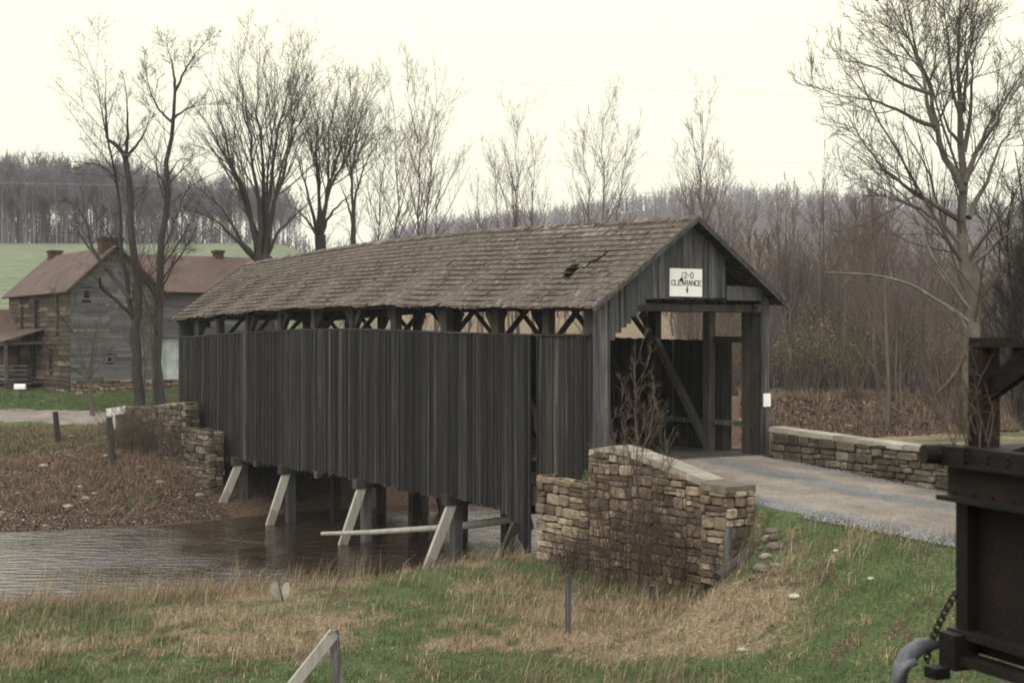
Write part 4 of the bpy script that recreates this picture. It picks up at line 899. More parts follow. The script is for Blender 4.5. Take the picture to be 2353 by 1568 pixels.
# woodland trees: six kinds copied
def template(h, seed, spec, barkm, r0, lean=.04, fork=False):
    global rng
    rng = np.random.default_rng(seed); rn = random.Random(seed)
    p = [(0,0,0)]; x = y = 0
    for i in range(1, 7): x += rn.uniform(-1,1)*h*lean*.5; y += rn.uniform(-1,1)*h*lean*.5; p.append((x, y, h*i/6))
    tk = [(p, [r0, r0*.6, r0*.12])]
    if fork:
        q = p[2]; tk.append(([q, (q[0]+h*.05, q[1]+h*.02, q[2]+h*.14), (q[0]+h*.10, q[1], q[2]+h*.35), (q[0]+h*.12, q[1], q[2]+h*.52)], [r0*.6, r0*.4, r0*.08]))
    P, Rr = zip(*[resample(a, b, 12) for a, b in tk]); P = np.array(P); Rr = np.array(Rr)
    v_, f, t = merge([(P, Rr, 5)]); gen = levels(P, Rr, spec); v2, f2, t2 = merge([(g[0], g[1], 3) for g in gen])
    return (v_, f, t), (v2, f2, t2), barkm
def place_copies(tmpl, spots, name, label, cat, group, parts=('trunk', 'branches'), mats=None):
    protos = []
    for (a_, b_, bm) in tmpl:
        th = thing(name, (0,0,0), label, cat, group)
        o1 = mesh_obj(parts[0], *a_, mats[0] if mats else bm, th); o2 = mesh_obj(parts[1], *b_, mats[1] if mats else bm, th); protos.append((th, [o1, o2], [False]))
    for i, (x, y, sc) in enumerate(spots):
        th, ch, used = protos[i % len(protos)]
        if used[0]:
            t2 = th.copy(); C.objects.link(t2)
            for c_ in ch: c2 = c_.copy(); C.objects.link(c2); c2.parent = t2
        else: t2 = th; used[0] = True
        t2.location = (x, y, H(x, y)-.1); t2.rotation_euler = (0, 0, rnd.uniform(0, 6.28)); t2.scale = (sc*rnd.uniform(.9,1.15), sc*rnd.uniform(.9,1.15), sc)
def sp_wood(n1, n2, n3, t0=.35, rmin=.012, a=35, up=.12): return [dict(nper=n1, ratio=.50, angle=a, up=up*.7, wob=.07, k=7, t0=t0, rmin=rmin*1.2, lmin=1.0), dict(nper=n2, ratio=.55, angle=35, up=up*.7, wob=.08, k=5, t0=.15, rmin=rmin), dict(nper=n3, ratio=.6, angle=35, up=up*.7, wob=.09, k=4, t0=.15, rmin=rmin)]
tm = [template(13, 100+i, sp_wood(22, 6, 4, t0=.12+.04*i), M['bark_wood'], .14, fork=i % 2 == 0) for i in range(6)]
spots = []
def in_creek(x, y): return np.interp(x, XN, YN)-1.5 < y < np.interp(x, XF, YF)+1.5
while len(spots) < 85:          # the wood right of the bridge
    y = rnd.uniform(66, 135); r = rnd.uniform(.12, .42); x = r*y
    top = CZ+(776-(rnd.uniform(400, 700) if r > .16 else rnd.uniform(470, 620)))/F*y; hgt_ = top-H(x, y)
    if hgt_ < 4: continue
    spots.append((x, y, hgt_/13))
place_copies(tm, spots, 'woodland_tree', 'one of the bare brown trees crowded in the wood right of the bridge', 'tree', 'bare trees of the wood right of the bridge')
spots = []
while len(spots) < 40:           # dark trunks by the sycamore at the right edge
    y = rnd.uniform(50, 64); r = rnd.uniform(.32, .40); x = r*y
    if in_creek(x, y): continue
    top = CZ+(776-rnd.uniform(330, 620))/F*y; spots.append((x, y, (top-H(x, y))/13))
    if len(spots) >= 16: break
tm2 = [template(13, 140+i, sp_wood(24, 6, 4, t0=.25), M['bark_dark'], .17, lean=.07, fork=True) for i in range(3)]
place_copies(tm2, spots, 'riverside_tree', 'dark crooked bare tree crowding the right edge behind the sycamore', 'tree', 'dark trees behind the sycamore')
spots = []
while len(spots) < 62:           # scrubby trees in the valley seen over the roof
    y = rnd.uniform(105, 190); r = rnd.uniform(-.10, .14); x = r*y
    top = CZ+(776-rnd.uniform(500, 590))/F*y; spots.append((x, y, (top-H(x, y))/13))
place_copies([template(13, 160+i, sp_wood(24, 6, 3, t0=.15, rmin=.02), M['bark_wood'], .16) for i in range(4)], spots, 'valley_tree', 'low bare tree on the valley floor seen over the bridge roof', 'tree', 'low trees on the valley floor')
spots = []
tmr = [template(15, 180+i, sp_wood(30, 6, 3, t0=.30+.03*i, rmin=.035, up=.2), M['bark_hazed'], .15, lean=.02) for i in range(6)]
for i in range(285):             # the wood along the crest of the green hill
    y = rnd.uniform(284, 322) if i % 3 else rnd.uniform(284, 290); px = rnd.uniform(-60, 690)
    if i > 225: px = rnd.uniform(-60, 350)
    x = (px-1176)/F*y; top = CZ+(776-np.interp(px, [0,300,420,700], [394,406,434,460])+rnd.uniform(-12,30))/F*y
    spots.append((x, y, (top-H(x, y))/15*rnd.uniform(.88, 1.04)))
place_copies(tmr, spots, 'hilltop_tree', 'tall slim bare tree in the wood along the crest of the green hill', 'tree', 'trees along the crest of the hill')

# far woods: one mass of small crude bare trees
rng = np.random.default_rng(5)
def crude(n_, xs, ys, hh, rad, nb):
    rm = min(.07, rad[0]*.6)
    zz = land(xs, ys); K = 2
    base_ = np.stack([xs, ys, zz-.5], 1); tops = base_+np.stack([rng.normal(size=n_)*.4, rng.normal(size=n_)*.4, hh], 1)
    P = np.stack([base_, (base_+tops)/2, tops], 1); Rr = np.stack([rad, rad*.7, rad*.2], 1)
    g = grow(P, Rr, nb, .45, 38, .12, .12, 3, t0=.2, rk=.7, rmin=rm)
    g2 = grow(g[0], g[1], 3, .55, 38, .12, .12, 3, t0=.2, rk=.8, rmin=rm*.85)
    return [(P, Rr, 3), (g[0], g[1], 3), (g2[0], g2[1], 3)]
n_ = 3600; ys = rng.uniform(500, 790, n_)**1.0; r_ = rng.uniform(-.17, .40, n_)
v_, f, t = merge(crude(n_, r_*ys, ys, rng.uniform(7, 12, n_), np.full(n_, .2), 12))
tag(mesh_obj('distant_woodland', v_, f, t, M['bark_hazed']), 'bluish bare woodland covering the far hills', 'woodland', kind='stuff')
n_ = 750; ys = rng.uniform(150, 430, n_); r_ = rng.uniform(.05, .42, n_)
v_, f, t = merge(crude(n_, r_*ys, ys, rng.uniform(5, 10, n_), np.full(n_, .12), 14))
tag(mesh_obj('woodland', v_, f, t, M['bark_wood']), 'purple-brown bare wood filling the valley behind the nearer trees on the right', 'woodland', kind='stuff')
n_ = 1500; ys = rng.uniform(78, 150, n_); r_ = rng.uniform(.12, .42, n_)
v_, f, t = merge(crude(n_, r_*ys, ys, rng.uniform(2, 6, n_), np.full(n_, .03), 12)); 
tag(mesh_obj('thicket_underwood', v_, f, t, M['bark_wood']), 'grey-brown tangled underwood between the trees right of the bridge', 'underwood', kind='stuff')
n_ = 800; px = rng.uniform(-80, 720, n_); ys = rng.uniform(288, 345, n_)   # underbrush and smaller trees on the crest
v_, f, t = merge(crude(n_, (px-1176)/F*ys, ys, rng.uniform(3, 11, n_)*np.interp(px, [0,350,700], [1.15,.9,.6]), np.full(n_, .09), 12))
tag(mesh_obj('hilltop_underwood', v_, f, t, M['bark_hazed']), 'purple underwood between the tall trees on the hill crest', 'woodland', kind='stuff')

# ------------------------------------------------------------------ shrubs
def shrub(name, label, c, stems, h, spread, spec, m_, group=None, cat='shrub', r0=.02, lean=(0,0), leaf=None, leafn=0):
    tk = []
    for i in range(stems):
        a_ = rnd.uniform(0, 6.28); q = rnd.uniform(.2, 1)*spread; hh = h*rnd.uniform(.55, 1)
        p0 = Vector(c)+Vector((math.cos(a_)*q*.25, math.sin(a_)*q*.25, -.1)); p2 = Vector(c)+Vector((math.cos(a_)*q+lean[0]*hh, math.sin(a_)*q+lean[1]*hh, hh))
        p1 = (p0+p2)/2+Vector((rnd.uniform(-.1,.1)*h, rnd.uniform(-.1,.1)*h, .08*h)); tk.append(([p0, p1, p2], [r0, r0*.7, r0*.3]))
    P, Rr = zip(*[resample(a, b, 8) for a, b in tk]); P = np.array(P); Rr = np.array(Rr)
    gen = levels(P, Rr, spec); th = thing(name, tuple(c), label, cat, group)
    v_, f, t = merge([(P, Rr, 4)]); mesh_obj('stems', v_, f, t, m_, th); v_, f, t = merge([(g[0], g[1], 3) for g in gen]); mesh_obj('twigs', v_, f, t, m_, th)
    if leafn:
        g = gen[-1][0].reshape(-1, 3); idx = rng.integers(0, len(g), leafn); c_ = g[idx]+rng.normal(size=(leafn, 3))*.03
        a_ = rng.normal(size=(leafn, 3)); a_ /= np.linalg.norm(a_, axis=1, keepdims=True); b_ = np.cross(a_, rng.normal(size=(leafn, 3))); b_ /= np.linalg.norm(b_, axis=1, keepdims=True)
        sz = rng.uniform(.03, .07, (leafn, 1)); v_ = np.stack([c_-a_*sz, c_+b_*sz*.6, c_+a_*sz, c_-b_*sz*.6], 1).reshape(-1, 3)
        mesh_obj('buds', v_, np.arange(leafn*4).reshape(-1, 4), rng.random(leafn), leaf, th)['kind'] = 'stuff'
    return th
tw = [dict(nper=6, ratio=.45, angle=35, up=.08, wob=.16, k=6, t0=.2, rmin=.005), dict(nper=5, ratio=.5, angle=38, up=.06, wob=.18, k=5, t0=.15, rmin=.004)]
def gp(px, Y): x = (px-1176)/F*Y; return (x, Y, H(x, Y))
# the sapling clump in front of the near wall
Yb = 30.3
make_tree('sapling_clump', 'bare many-stemmed sapling clump growing against the near stone wing wall', [
 T(Yb, [(1470,1290),(1466,1180),(1462,1080),(1466,980),(1462,900),(1456,830)], .035, .006, sink=gz(1470,Yb)), T(Yb, [(1465,1100),(1440,1030),(1425,960),(1430,880)], .018, .005), T(Yb, [(1466,1060),(1490,1000),(1505,930),(1500,860)], .018, .005),
 T(Yb, [(1470,1270),(1440,1150),(1415,1050),(1405,960)], .02, .005), T(Yb, [(1474,1270),(1500,1150),(1525,1060),(1550,980)], .02, .005), T(Yb, [(1462,1250),(1400,1130),(1375,1040)], .016, .004), T(Yb, [(1464,1010),(1455,940),(1475,870),(1492,820)], .015, .004),
 T(Yb, [(1478,1280),(1530,1190),(1560,1110)], .015, .004), T(Yb, [(1440,1290),(1380,1190),(1320,1130)], .015, .004)], lv(7,5,5, a=30, up=.10, r1=.30, wob=.14, rmin=.0035, t0=.25, r2=.5, r3=.5, S_=.25), M['twig_red'])
tb = [dict(nper=8, ratio=.6, angle=42, up=.0, wob=.14, k=7, t0=.1, rmin=.005), dict(nper=5, ratio=.6, angle=45, up=-.01, wob=.16, k=5, t0=.1, rmin=.0035)]
for px, Yq, h, sp_, lab in ((1450,30.3,2.5,1.2,'tangled heap of brown brambles at the foot of the near stone wall'),(1385,30.9,1.9,1.0,'low brown bramble bush under the lower step of the near stone wall'),(1545,29.5,2.1,1.0,'brown bramble tangle right of the sapling clump against the wall'),(1668,28.0,1.5,.7,'dark vine tangle climbing the outer end of the near stone wall'),(1310,32.3,1.0,.7,'thin brown weeds under the stub of the near stone wall')):
    shrub('bramble_bush', lab, gp(px, Yq), 17, h*1.1, sp_, tb, M['twig_dark'], cat='bush', r0=.009)
for px, Yq, h, sp_, lab in ((300,56.0,2.0,1.5,'brown bramble bush left against the crumbling far stone wall'),(350,55.5,2.3,1.6,'tall brown bramble bush in the middle of the crumbling far stone wall'),(400,54.0,1.6,1.3,'brown brambles below the right part of the crumbling far stone wall')):
    shrub('bramble_bush', lab, gp(px, Yq), 34, h, sp_, tb, M['twig_red'], cat='bush', r0=.012)
# thicket on the right beyond the creek
for i in range(74):
    Yq = rnd.uniform(68, 84); px = rnd.uniform(1640, 2340); ol = (rnd.random() < .62 and px < 2250)
    c_ = gp(px, Yq)
    if in_creek(c_[0], Yq): continue
    shrub('thicket_shrub', 'one of the olive-budding shrubs of the thicket beyond the parapet wall' if ol else 'one of the bare brown shrubs of the thicket beyond the parapet wall', c_, 12, rnd.uniform(2.6, 5.2), rnd.uniform(1.2, 2.2), tw, M['bark_wood'], 'olive shrubs of the thicket' if ol else 'brown shrubs of the thicket', r0=.035, leaf=M['bud'], leafn=650 if ol else 0)
for i in range(14):
    Yq = rnd.uniform(92, 120); px = rnd.uniform(430, 1350); c_ = gp(px, Yq)
    shrub('field_shrub', 'one of the bare shrubs on the far bank seen through the bridge openings', c_, 9, rnd.uniform(2, 4), 1.5, tw, M['bark_wood'], 'shrubs seen through the bridge', r0=.03)
shrub('bush', 'twiggy brush on the far bank seen under the bridge', gp(870, 56), 20, 1.3, 1.2, tb, M['litter'], cat='bush', r0=.012)

# ------------------------------------------------------------------ grass, weeds and litter
def scatter(n_, region, keep):
    """random points (uniform in the view) on the land"""
    px0, px1, y0, y1 = region; yy = 1/rng.uniform(1/y1, 1/y0, n_); yy = y0+(y1-y0)*rng.random(n_)**1.25
    xx = (rng.uniform(px0, px1, n_)-1176)/F*yy; k = keep(xx, yy); xx, yy = xx[k], yy[k]
    return xx, yy, land(xx, yy)
def blades(name, pts, h, wdt, lean, m_, label, cat, droop=.5, seg=2):
    xx, yy, zz = pts; n_ = len(xx); h = h(n_) if callable(h) else h
    h = h*(.15+2.6*fbm(xx, yy, 2.4, 91, 3)**2+.35*fbm(xx, yy, .7, 33))*.85
    a = rng.uniform(0, 2*np.pi, n_); side = np.stack([np.cos(a), np.sin(a), 0*a], 1)*wdt[:, None] if hasattr(wdt, '__len__') else np.stack([np.cos(a), np.sin(a), 0*a], 1)*wdt
    b = rng.uniform(0, 2*np.pi, n_); ld = np.stack([np.cos(b), np.sin(b), 0*b], 1)*(rng.random(n_)*droop)[:, None]+np.array([lean[0], lean[1], 0])
    p0 = np.stack([xx, yy, zz-.02], 1); hv = np.stack([0*h, 0*h, h], 1)
    p1 = p0+hv*.55+ld*h[:, None]*.3; p2 = p0+hv*(.95-.3*np.linalg.norm(ld, axis=1))[:, None]+ld*h[:, None]*1.0
    v_ = np.stack([p0-side, p0+side, p1+side*.8, p1-side*.8, p2+side*.15, p2-side*.15], 1).reshape(-1, 3)
    i_ = np.arange(n_)[:, None]*6; f = np.concatenate([i_+np.array([0,1,2,3]), i_+np.array([3,2,4,5])], 1).reshape(-1, 4)
    tag(mesh_obj(name, v_, f, np.repeat(rng.random(n_), 2), m_), label, cat, kind='stuff')
def sw(x, y): return (x-O[0])*A[0]+(y-O[1])*A[1], (x-O[0])*N[0]+(y-O[1])*N[1]
def free(x, y):
    s, w = sw(x, y); dn = np.interp(x, XN, YN)-y; df = y-np.interp(x, XF, YF)
    return ((dn > .1) | (df > .1)) & ~((w > -.9) & (w < 6.3) & (s > -7) & (s < 33)) & ~((w > .05+.5*fbm(x, y, 1.3, 19)) & (w < 5.6) & (s <= -7) & (s > -60)) 
reg_near = (-80, 2320, 18, 39)
gm_ = lambda x, y: masks(x, y)[0]
patch = lambda x, y: fbm(x, y, 2.6, 41, 3)
blades('grass', scatter(170000, reg_near, lambda x, y: free(x, y) & (gm_(x, y)+2.0*(patch(x, y)-.5)+.3*(rng.random(len(x))-.5) > .5)), lambda n_: rng.uniform(.03, .15, n_), .007, (.1,0), M['grass'], 'short green grass on the near bank', 'grass')
blades('dry_grass', scatter(150000, reg_near, lambda x, y: free(x, y) & (gm_(x, y)+2.0*(patch(x, y)-.5)+.4*(rng.random(len(x))-.5) < .62)), lambda n_: rng.uniform(.03, .2, n_)*(.5+rng.random(n_)), .007, (.15,-.05), M['straw'], 'dry straw-coloured grass on the near bank', 'grass', droop=.9)
def weed_keep(x, y):
    d = np.exp(-((x-2.2)/2.3)**2-((y-28.3)/2.8)**2)+.9*np.exp(-((x+6)/4.5)**2-((y-31.5)/1.3)**2)+.8*np.exp(-((x+.2)/1.6)**2-((y-34.5)/1.5)**2)+.5*(fbm(x, y, .5, 61) > .6)+.5*np.exp(-((x+9)/5)**2-((y-29)/3)**2)
    return free(x, y) & (rng.random(len(x)) < d*.8)
blades('tall_weeds', scatter(42000, reg_near, weed_keep), lambda n_: rng.uniform(.12, .6, n_), .0045, (.32,-.05), M['weed'], 'tall dead brown weeds leaning over on the near bank', 'weeds', droop=.6)
blades('straw_tufts', scatter(20000, reg_near, weed_keep), lambda n_: rng.uniform(.15, .65, n_), .005, (.38,.05), M['straw'], 'long pale straw stems among the brown weeds', 'weeds', droop=.5)
blades('water_edge_reeds', scatter(22000, (-80, 900, 30, 34.5), lambda x, y: free(x, y) & (np.interp(x, XN, YN)-y < 2.2) & (rng.random(len(x)) < .4+.6*fbm(x, y, .9, 71))), lambda n_: rng.uniform(.2, 1.0, n_)*rng.random(n_)**.5, .004, (.08,0), M['straw'], 'thin dead stems standing along the near water edge', 'weeds', droop=.3)
def far_keep(x, y): return free(x, y) & (y-np.interp(x, XF, YF) > .2) & (x < -8.5)
blades('far_bank_grass', scatter(60000, (-80, 520, 46, 62), lambda x, y: far_keep(x, y) & (gm_(x, y)+.5*(patch(x, y)-.5) > .45) & (y < 61)), lambda n_: rng.uniform(.06, .2, n_), .012, (0,0), M['grass'], 'green grass at the top of the far bank', 'grass')
blades('far_bank_weeds', scatter(70000, (-80, 520, 46, 61), lambda x, y: far_keep(x, y) & (y-np.interp(x, XF, YF) > 1+6*fbm(x, y, .8, 55)) & (rng.random(len(x)) < .6)), lambda n_: rng.uniform(.06, .35, n_), .009, (.1,0), M['weed'], 'dry weeds on the far bank slope', 'weeds', droop=.9)
blades('field_edge_grass', scatter(60000, (1700, 2340, 46, 70), lambda x, y: free(x, y)), lambda n_: rng.uniform(.1, .55, n_), .012, (.1,0), M['weed'], 'brown dead grass on the rough ground beyond the parapet wall', 'grass', droop=.9)
blades('lawn_grass', scatter(50000, (-60, 480, 66, 80), lambda x, y: y > 66), lambda n_: rng.uniform(.05, .14, n_), .014, (0,0), M['grass'], 'green grass of the farmhouse lawn', 'grass')
def litter(name, pts, sz, m_, label):
    xx, yy, zz = pts; n_ = len(xx); c_ = np.stack([xx, yy, zz+.02], 1); a_ = rng.normal(size=(n_, 3)); a_[:, 2] *= .5; a_ /= np.linalg.norm(a_, axis=1, keepdims=True)
    b_ = np.cross(a_, rng.normal(size=(n_, 3))*np.array([.5,.5,1.5])); b_ /= np.linalg.norm(b_, axis=1, keepdims=True); s_ = rng.uniform(sz[0], sz[1], (n_, 1))
    v_ = np.stack([c_-a_*s_, c_+b_*s_*.7, c_+a_*s_+np.array([0,0,.02]), c_-b_*s_*.7+np.array([0,0,.015])], 1).reshape(-1, 3)
    tag(mesh_obj(name, v_, np.arange(n_*4).reshape(-1, 4), rng.random(n_)**1.6, m_), label, 'leaf litter', kind='stuff')
litter('leaf_litter', scatter(30000, (-80, 620, 45, 60), lambda x, y: far_keep(x, y)), (.02, .055), M['litter'], 'dead brown leaves covering the far bank')
litter('brown_leaves', scatter(40000, (1700, 2340, 46, 70), lambda x, y: free(x, y)), (.04, .12), M['litter'], 'dead brown leaves on the rough ground beyond the road')
litter('bank_debris', scatter(9000, (200, 1600, 28, 40), lambda x, y: free(x, y) & (np.interp(x, XN, YN)-y < 3)), (.02, .06), M['litter'], 'dead leaves and scraps along the near water edge')

def rd(x, y):
    s, w = sw(x, y); e0 = (w > -.25) & (w < .75); e1 = (w > 2.4) & (w < 3.9); e2 = (w > 4.4) & (w < 5.3)
    return (s < -.6) & (s > -16) & ((e0 & (s < -7)) | (e1 & (rng.random(len(x)) < .25)) | (e2 & (rng.random(len(x)) < .4)))
xx, yy, zz = scatter(120000, (1380, 2340, 22, 36), rd); zz = zz+.05; n_ = len(xx); c_ = np.stack([xx, yy, zz], 1); r_ = rng.uniform(.008, .028, n_)[:, None]
t6 = np.array([[1,0,0],[-.4,.9,0],[-.5,-.9,0],[0,0,.9]]); a_ = rng.uniform(0, 6.28, n_); ca, sa = np.cos(a_)[:, None], np.sin(a_)[:, None]
v_ = np.stack([c_+np.concatenate([(q[0]*ca-q[1]*sa)*r_, (q[0]*sa+q[1]*ca)*r_, q[2]*r_], 1) for q in t6], 1).reshape(-1, 3)
i_ = np.arange(n_)[:, None]*4; f = np.concatenate([i_+np.array([0,1,3]), i_+np.array([1,2,3]), i_+np.array([2,0,3])], 1).reshape(-1, 3)
tag(mesh_obj('loose_gravel', v_, f, np.repeat(rng.random(n_), 3), M['gravel_bits']), 'loose blue-grey gravel along the edges and middle of the road', 'gravel', kind='stuff')

# ------------------------------------------------------------------ posts, timbers and small things
def post(name, label, cat, pts, r, m_, n=6):
    mb = MB(); mb.tube(pts, r, n); return tag(single(mb.build(name, M[m_]), pts[0]), label, cat)
def groundpt(px, py_guess, Y): x = (px-1176)/F*Y; return Vector((x, Y, H(x, Y)))
g = groundpt(135, 0, 57); g.z -= .2; post('fence_post', 'leaning grey fence post on the far bank, left of the stone wall', 'fence post', [g, at(127, 945, 57)], [.12,.11], 'timber')
g = groundpt(258, 0, 54.5); g.z -= .2; post('fence_post', 'dark leaning post right in front of the crumbling far wall end', 'fence post', [g, at(250, 958, 54.5)], [.13,.12], 'timber')
Yp = 25.6; g = groundpt(1305, 0, Yp); g.z -= .2
mb = MB(); mb.beam(g, at(1305, 1318, Yp), .075, .075); tag(single(mb.build('fence_post', M['gable']), g), 'thin upright grey post standing in the brown weeds of the near bank', 'fence post')
g = groundpt(1500, 0, 28.4); g.z -= .1
mb = MB(); mb.beam(g, g+Vector((-.02,0,.5)), .09, .09); tag(single(mb.build('fence_stub', M['timber']), g), 'short weathered post stub below the bramble heap', 'fence post')
# broken fence brace in the foreground
Yf = 19.3; g = groundpt(790, 0, Yf); g.z -= .2
fr_ = thing('fence_brace', g, 'grey broken fence corner with a slanting rail in the foreground grass', 'fence')
mb = MB(); mb.beam(g, at(766, 1446, Yf), .11, .10); mb.build('post', M['gable'], fr_)
gg = groundpt(560, 0, Yf-.7); mb = MB(); mb.beam(gg, at(768, 1452, Yf-.09), .05, .15); mb.build('rail', M['pale_timber'], fr_)
mb = MB(); mb.tube([at(742,1485,Yf-.15), at(750,1458,Yf-.15), at(763,1448,Yf-.17), at(775,1462,Yf-.17), at(776,1500,Yf-.15), at(768,1530,Yf-.15), at(758,1570,Yf-.1)], .009, 5); mb.tube([at(772,1505,Yf-.14), at(785,1470,Yf-.12), at(790,1460,Yf-.1)], .008, 5)
mb.build('wire_loop', M['bleached'], fr_)
# log caught against the trestle
P_ = [at(738, 1225, 42.3), at(850, 1222, 42.0), at(1000, 1212, 41.2), at(1080, 1205, 40.6), at(1178, 1192, 40.0)]
post('drift_log', 'long bare drift log lying across the trestle posts over the creek', 'log', P_, [.055,.075,.085,.11,.12], 'pale_timber', 8)
P_ = [at(1650,1328,26.8), at(1690,1300,27.0), at(1722,1266,27.2)]; P_[0].z = max(P_[0].z, H(P_[0].x, P_[0].y)+.02)
post('fallen_log', 'dark rotting log leaning on the bank at the end of the near stone wall', 'log', P_, [.13,.14,.10], 'bark_dark', 9)
g = groundpt(1662,0,27.4); mb = MB(); mb.beam(g, at(1675, 1208, 27.6), .05, .16); tag(single(mb.build('leaning_plank', M['gable']), g), 'grey plank leaning against the end of the near stone wall', 'plank')
# pale split disc on the bank
g = groundpt(641, 0, 29.3); c = at(640, 1391, 29.3); c.z = max(c.z, g.z+.2)
disc = thing('broken_disc', g, 'pale round stone disc split into two halves, standing in the grass by the creek', 'disc')
for pl, lean_ in (([(622,1373),(634,1368),(641,1379),(646,1395),(650,1411),(640,1412),(627,1401),(619,1388)], .10), ([(648,1380),(655,1371),(662,1372),(665,1386),(662,1401),(653,1411),(648,1398)], -.12)):
    mb = MB(); rim = [at(x, y, 29.3+lean_*(x-642)/23)+(c-at(640,1391,29.3)) for x, y in pl]; k = len(rim); vs = rim+[p+Vector((.01,.045,.0)) for p in rim]
    mb.add(vs, [tuple(range(k)), tuple(range(k, 2*k))[::-1]]+[(i, (i+1) % k, k+(i+1) % k, k+i) for i in range(k)]); mb.build('half', M['rock'], disc)
mb = MB(); mb.tube([c+Vector((.0,-.02,.21)), c+Vector((.05,-.03,0)), c+Vector((.10,-.03,-.22))], [.010,.012,.012], 5); mb.build('crack_strip', M['timber'], disc)
# rocks
def rock(name, c, r, label, m_='rock', group=None, flat=.6):
    mb = MB(); import bmesh; bm = bmesh.new(); bmesh.ops.create_icosphere(bm, subdivisions=2, radius=r)
    for v_ in bm.verts:
        k = 1+.5*(fbm(np.array([v_.co.x*5/r+c[0]*9]), np.array([v_.co.y*5/r+v_.co.z*7/r]), .2, 12)[0]-.5)
        v_.co = Vector((v_.co.x*k*1.25, v_.co.y*k, v_.co.z*k*flat))
    mb.add([v_.co+Vector(c) for v_ in bm.verts], [tuple(v_.index for v_ in f.verts) for f in bm.faces]); bm.free()
    return tag(single(mb.build(name, M[m_], smooth=False), c), label, 'rock', group)
for px, py, Y_, r, lab in ((1705,1517,23.4,.075,'bright white stone alone in the green foreground grass'),(1825,1440,24.8,.09,'pale stone in the grass below the road bank'),(1560,1408,26.6,.06,'small white stone at the edge of the brown weeds'),(1920,1225,26.0,.05,'small stone on the grassy edge of the road'),(2000,1280,24.5,.05,'little pale stone on the road bank near the rusty wagon')):
    g = groundpt(px, 0, Y_); rock('stone', (g.x, g.y, g.z+r*.2), r, lab)
rk = random.Random(3); rs = []
for i in range(70):
    Yq = rk.uniform(46.5, 60); px = rk.uniform(0, 520); x = (px-1176)/F*Yq
    if not far_keep(np.array([x]), np.array([Yq]))[0]: continue
    rock('bank_stone', (x, Yq, H(x, Yq)), rk.uniform(.05, .16), 'one of the small stones scattered on the brown far bank', 'stone', 'stones on the far bank')
for i in range(26):
    px = rk.uniform(560, 1120); Yq = rk.uniform(35.8, 45); x = (px-1176)/F*Yq
    if H(x, Yq) < -.4 and rk.random() < .5 and Yq > 39: continue
    rock('creek_stone', (x, Yq, max(H(x, Yq), -.06)), rk.uniform(.05, .13), 'one of the dark wet stones breaking the surface of the creek', 'stone_dark', 'stones in the creek', .5)
for i in range(16):
    px = rk.uniform(1640, 1790); Yq = rk.uniform(26, 28.5); x = (px-1176)/F*Yq
    rock('tumbled_stone', (x, Yq, H(x, Yq)+.02), rk.uniform(.06, .17), 'one of the stones tumbled from the end of the near wing wall', 'stone_dark', 'tumbled wall stones')
# white things by the lane
g = groundpt(265, 0, 58.5)
t = thing('road_sign', g, 'small white board on legs seen behind the far stone wall by the lane', 'sign')
mb = MB(); a_, b_ = at(244, 947, 58.5), at(290, 940, 58.9); mb.beam(a_, b_, .04, .30); mb.build('board', M['white'], t)
mb = MB(); mb.beam(at(262,950,58.56), at(263,985,58.56), .07, .07); mb.build('leg', M['white'], t)
g = groundpt(45, 0, 73)
t = thing('mailbox', g, 'white mailbox on a thin post at the lawn edge near the porch', 'mailbox')
c = at(46, 888, 73); mb = MB(); pr_ = []
for x in (-.28, .28): pr_.append([c+Vector((x, dx_, dz_)) for dx_, dz_ in ((-.11,-.12),(.11,-.12),(.11,.04),(.07,.11),(0,.14),(-.07,.11),(-.11,.04))])
mb.add(pr_[0]+pr_[1], [tuple(range(7))[::-1], tuple(range(7, 14))]+[(i, (i+1) % 7, 7+(i+1) % 7, 7+i) for i in range(7)]); mb.build('box', M['white'], t)
mb = MB(); mb.beam(g, c+Vector((.1,0,-.12)), .08, .08); mb.build('post', M['gable'], t)
# woodpile by the porch
t = thing('woodpile', hp(4.6, -1.6, HB-.3), 'dark stack of firewood beside the farmhouse porch', 'woodpile'); mb = MB()
for r_ in range(6):
    for i in range(9):
        p = hp(3.2+i*.22+(r_ % 2)*.1, -1.2, HB-.15+r_*.17); mb.tube([p, p-EV*.9], rnd.uniform(.07,.1), 6)
mb.build('logs', M['timber'], t)

# ------------------------------------------------------------------ overhead wires
def wire(label, p0, p1, sag, r=.006):
    p0, p1 = Vector(p0), Vector(p1); pts = [p0.lerp(p1, i/40)-Zv*(sag*4*(i/40)*(1-i/40)) for i in range(41)]
    mb = MB(); mb.tube(pts, r, 4); tag(single(mb.build('overhead_wire', M['wire']), p0), label, 'wire')
def ray(px, py, Y): return at(px, py, Y)
a_, b_ = ray(0, 88, 46), ray(1840, 181, 40); d = b_-a_; wire('thin wire crossing the upper sky above all the trees', a_-d*.25, b_+d*.6, .55, .005)
a_, b_ = ray(0, 341, 64), ray(2000, 362, 60); d = b_-a_; wire('thin wire crossing the sky behind the tree crowns', a_-d*.25, b_+d*.4, .3, .006)
a_, b_ = ray(0, 415, 110), ray(1900, 440, 110); d = b_-a_; wire('lowest faint wire just above the far hills', a_-d*.25, b_+d*.4, .3, .009)

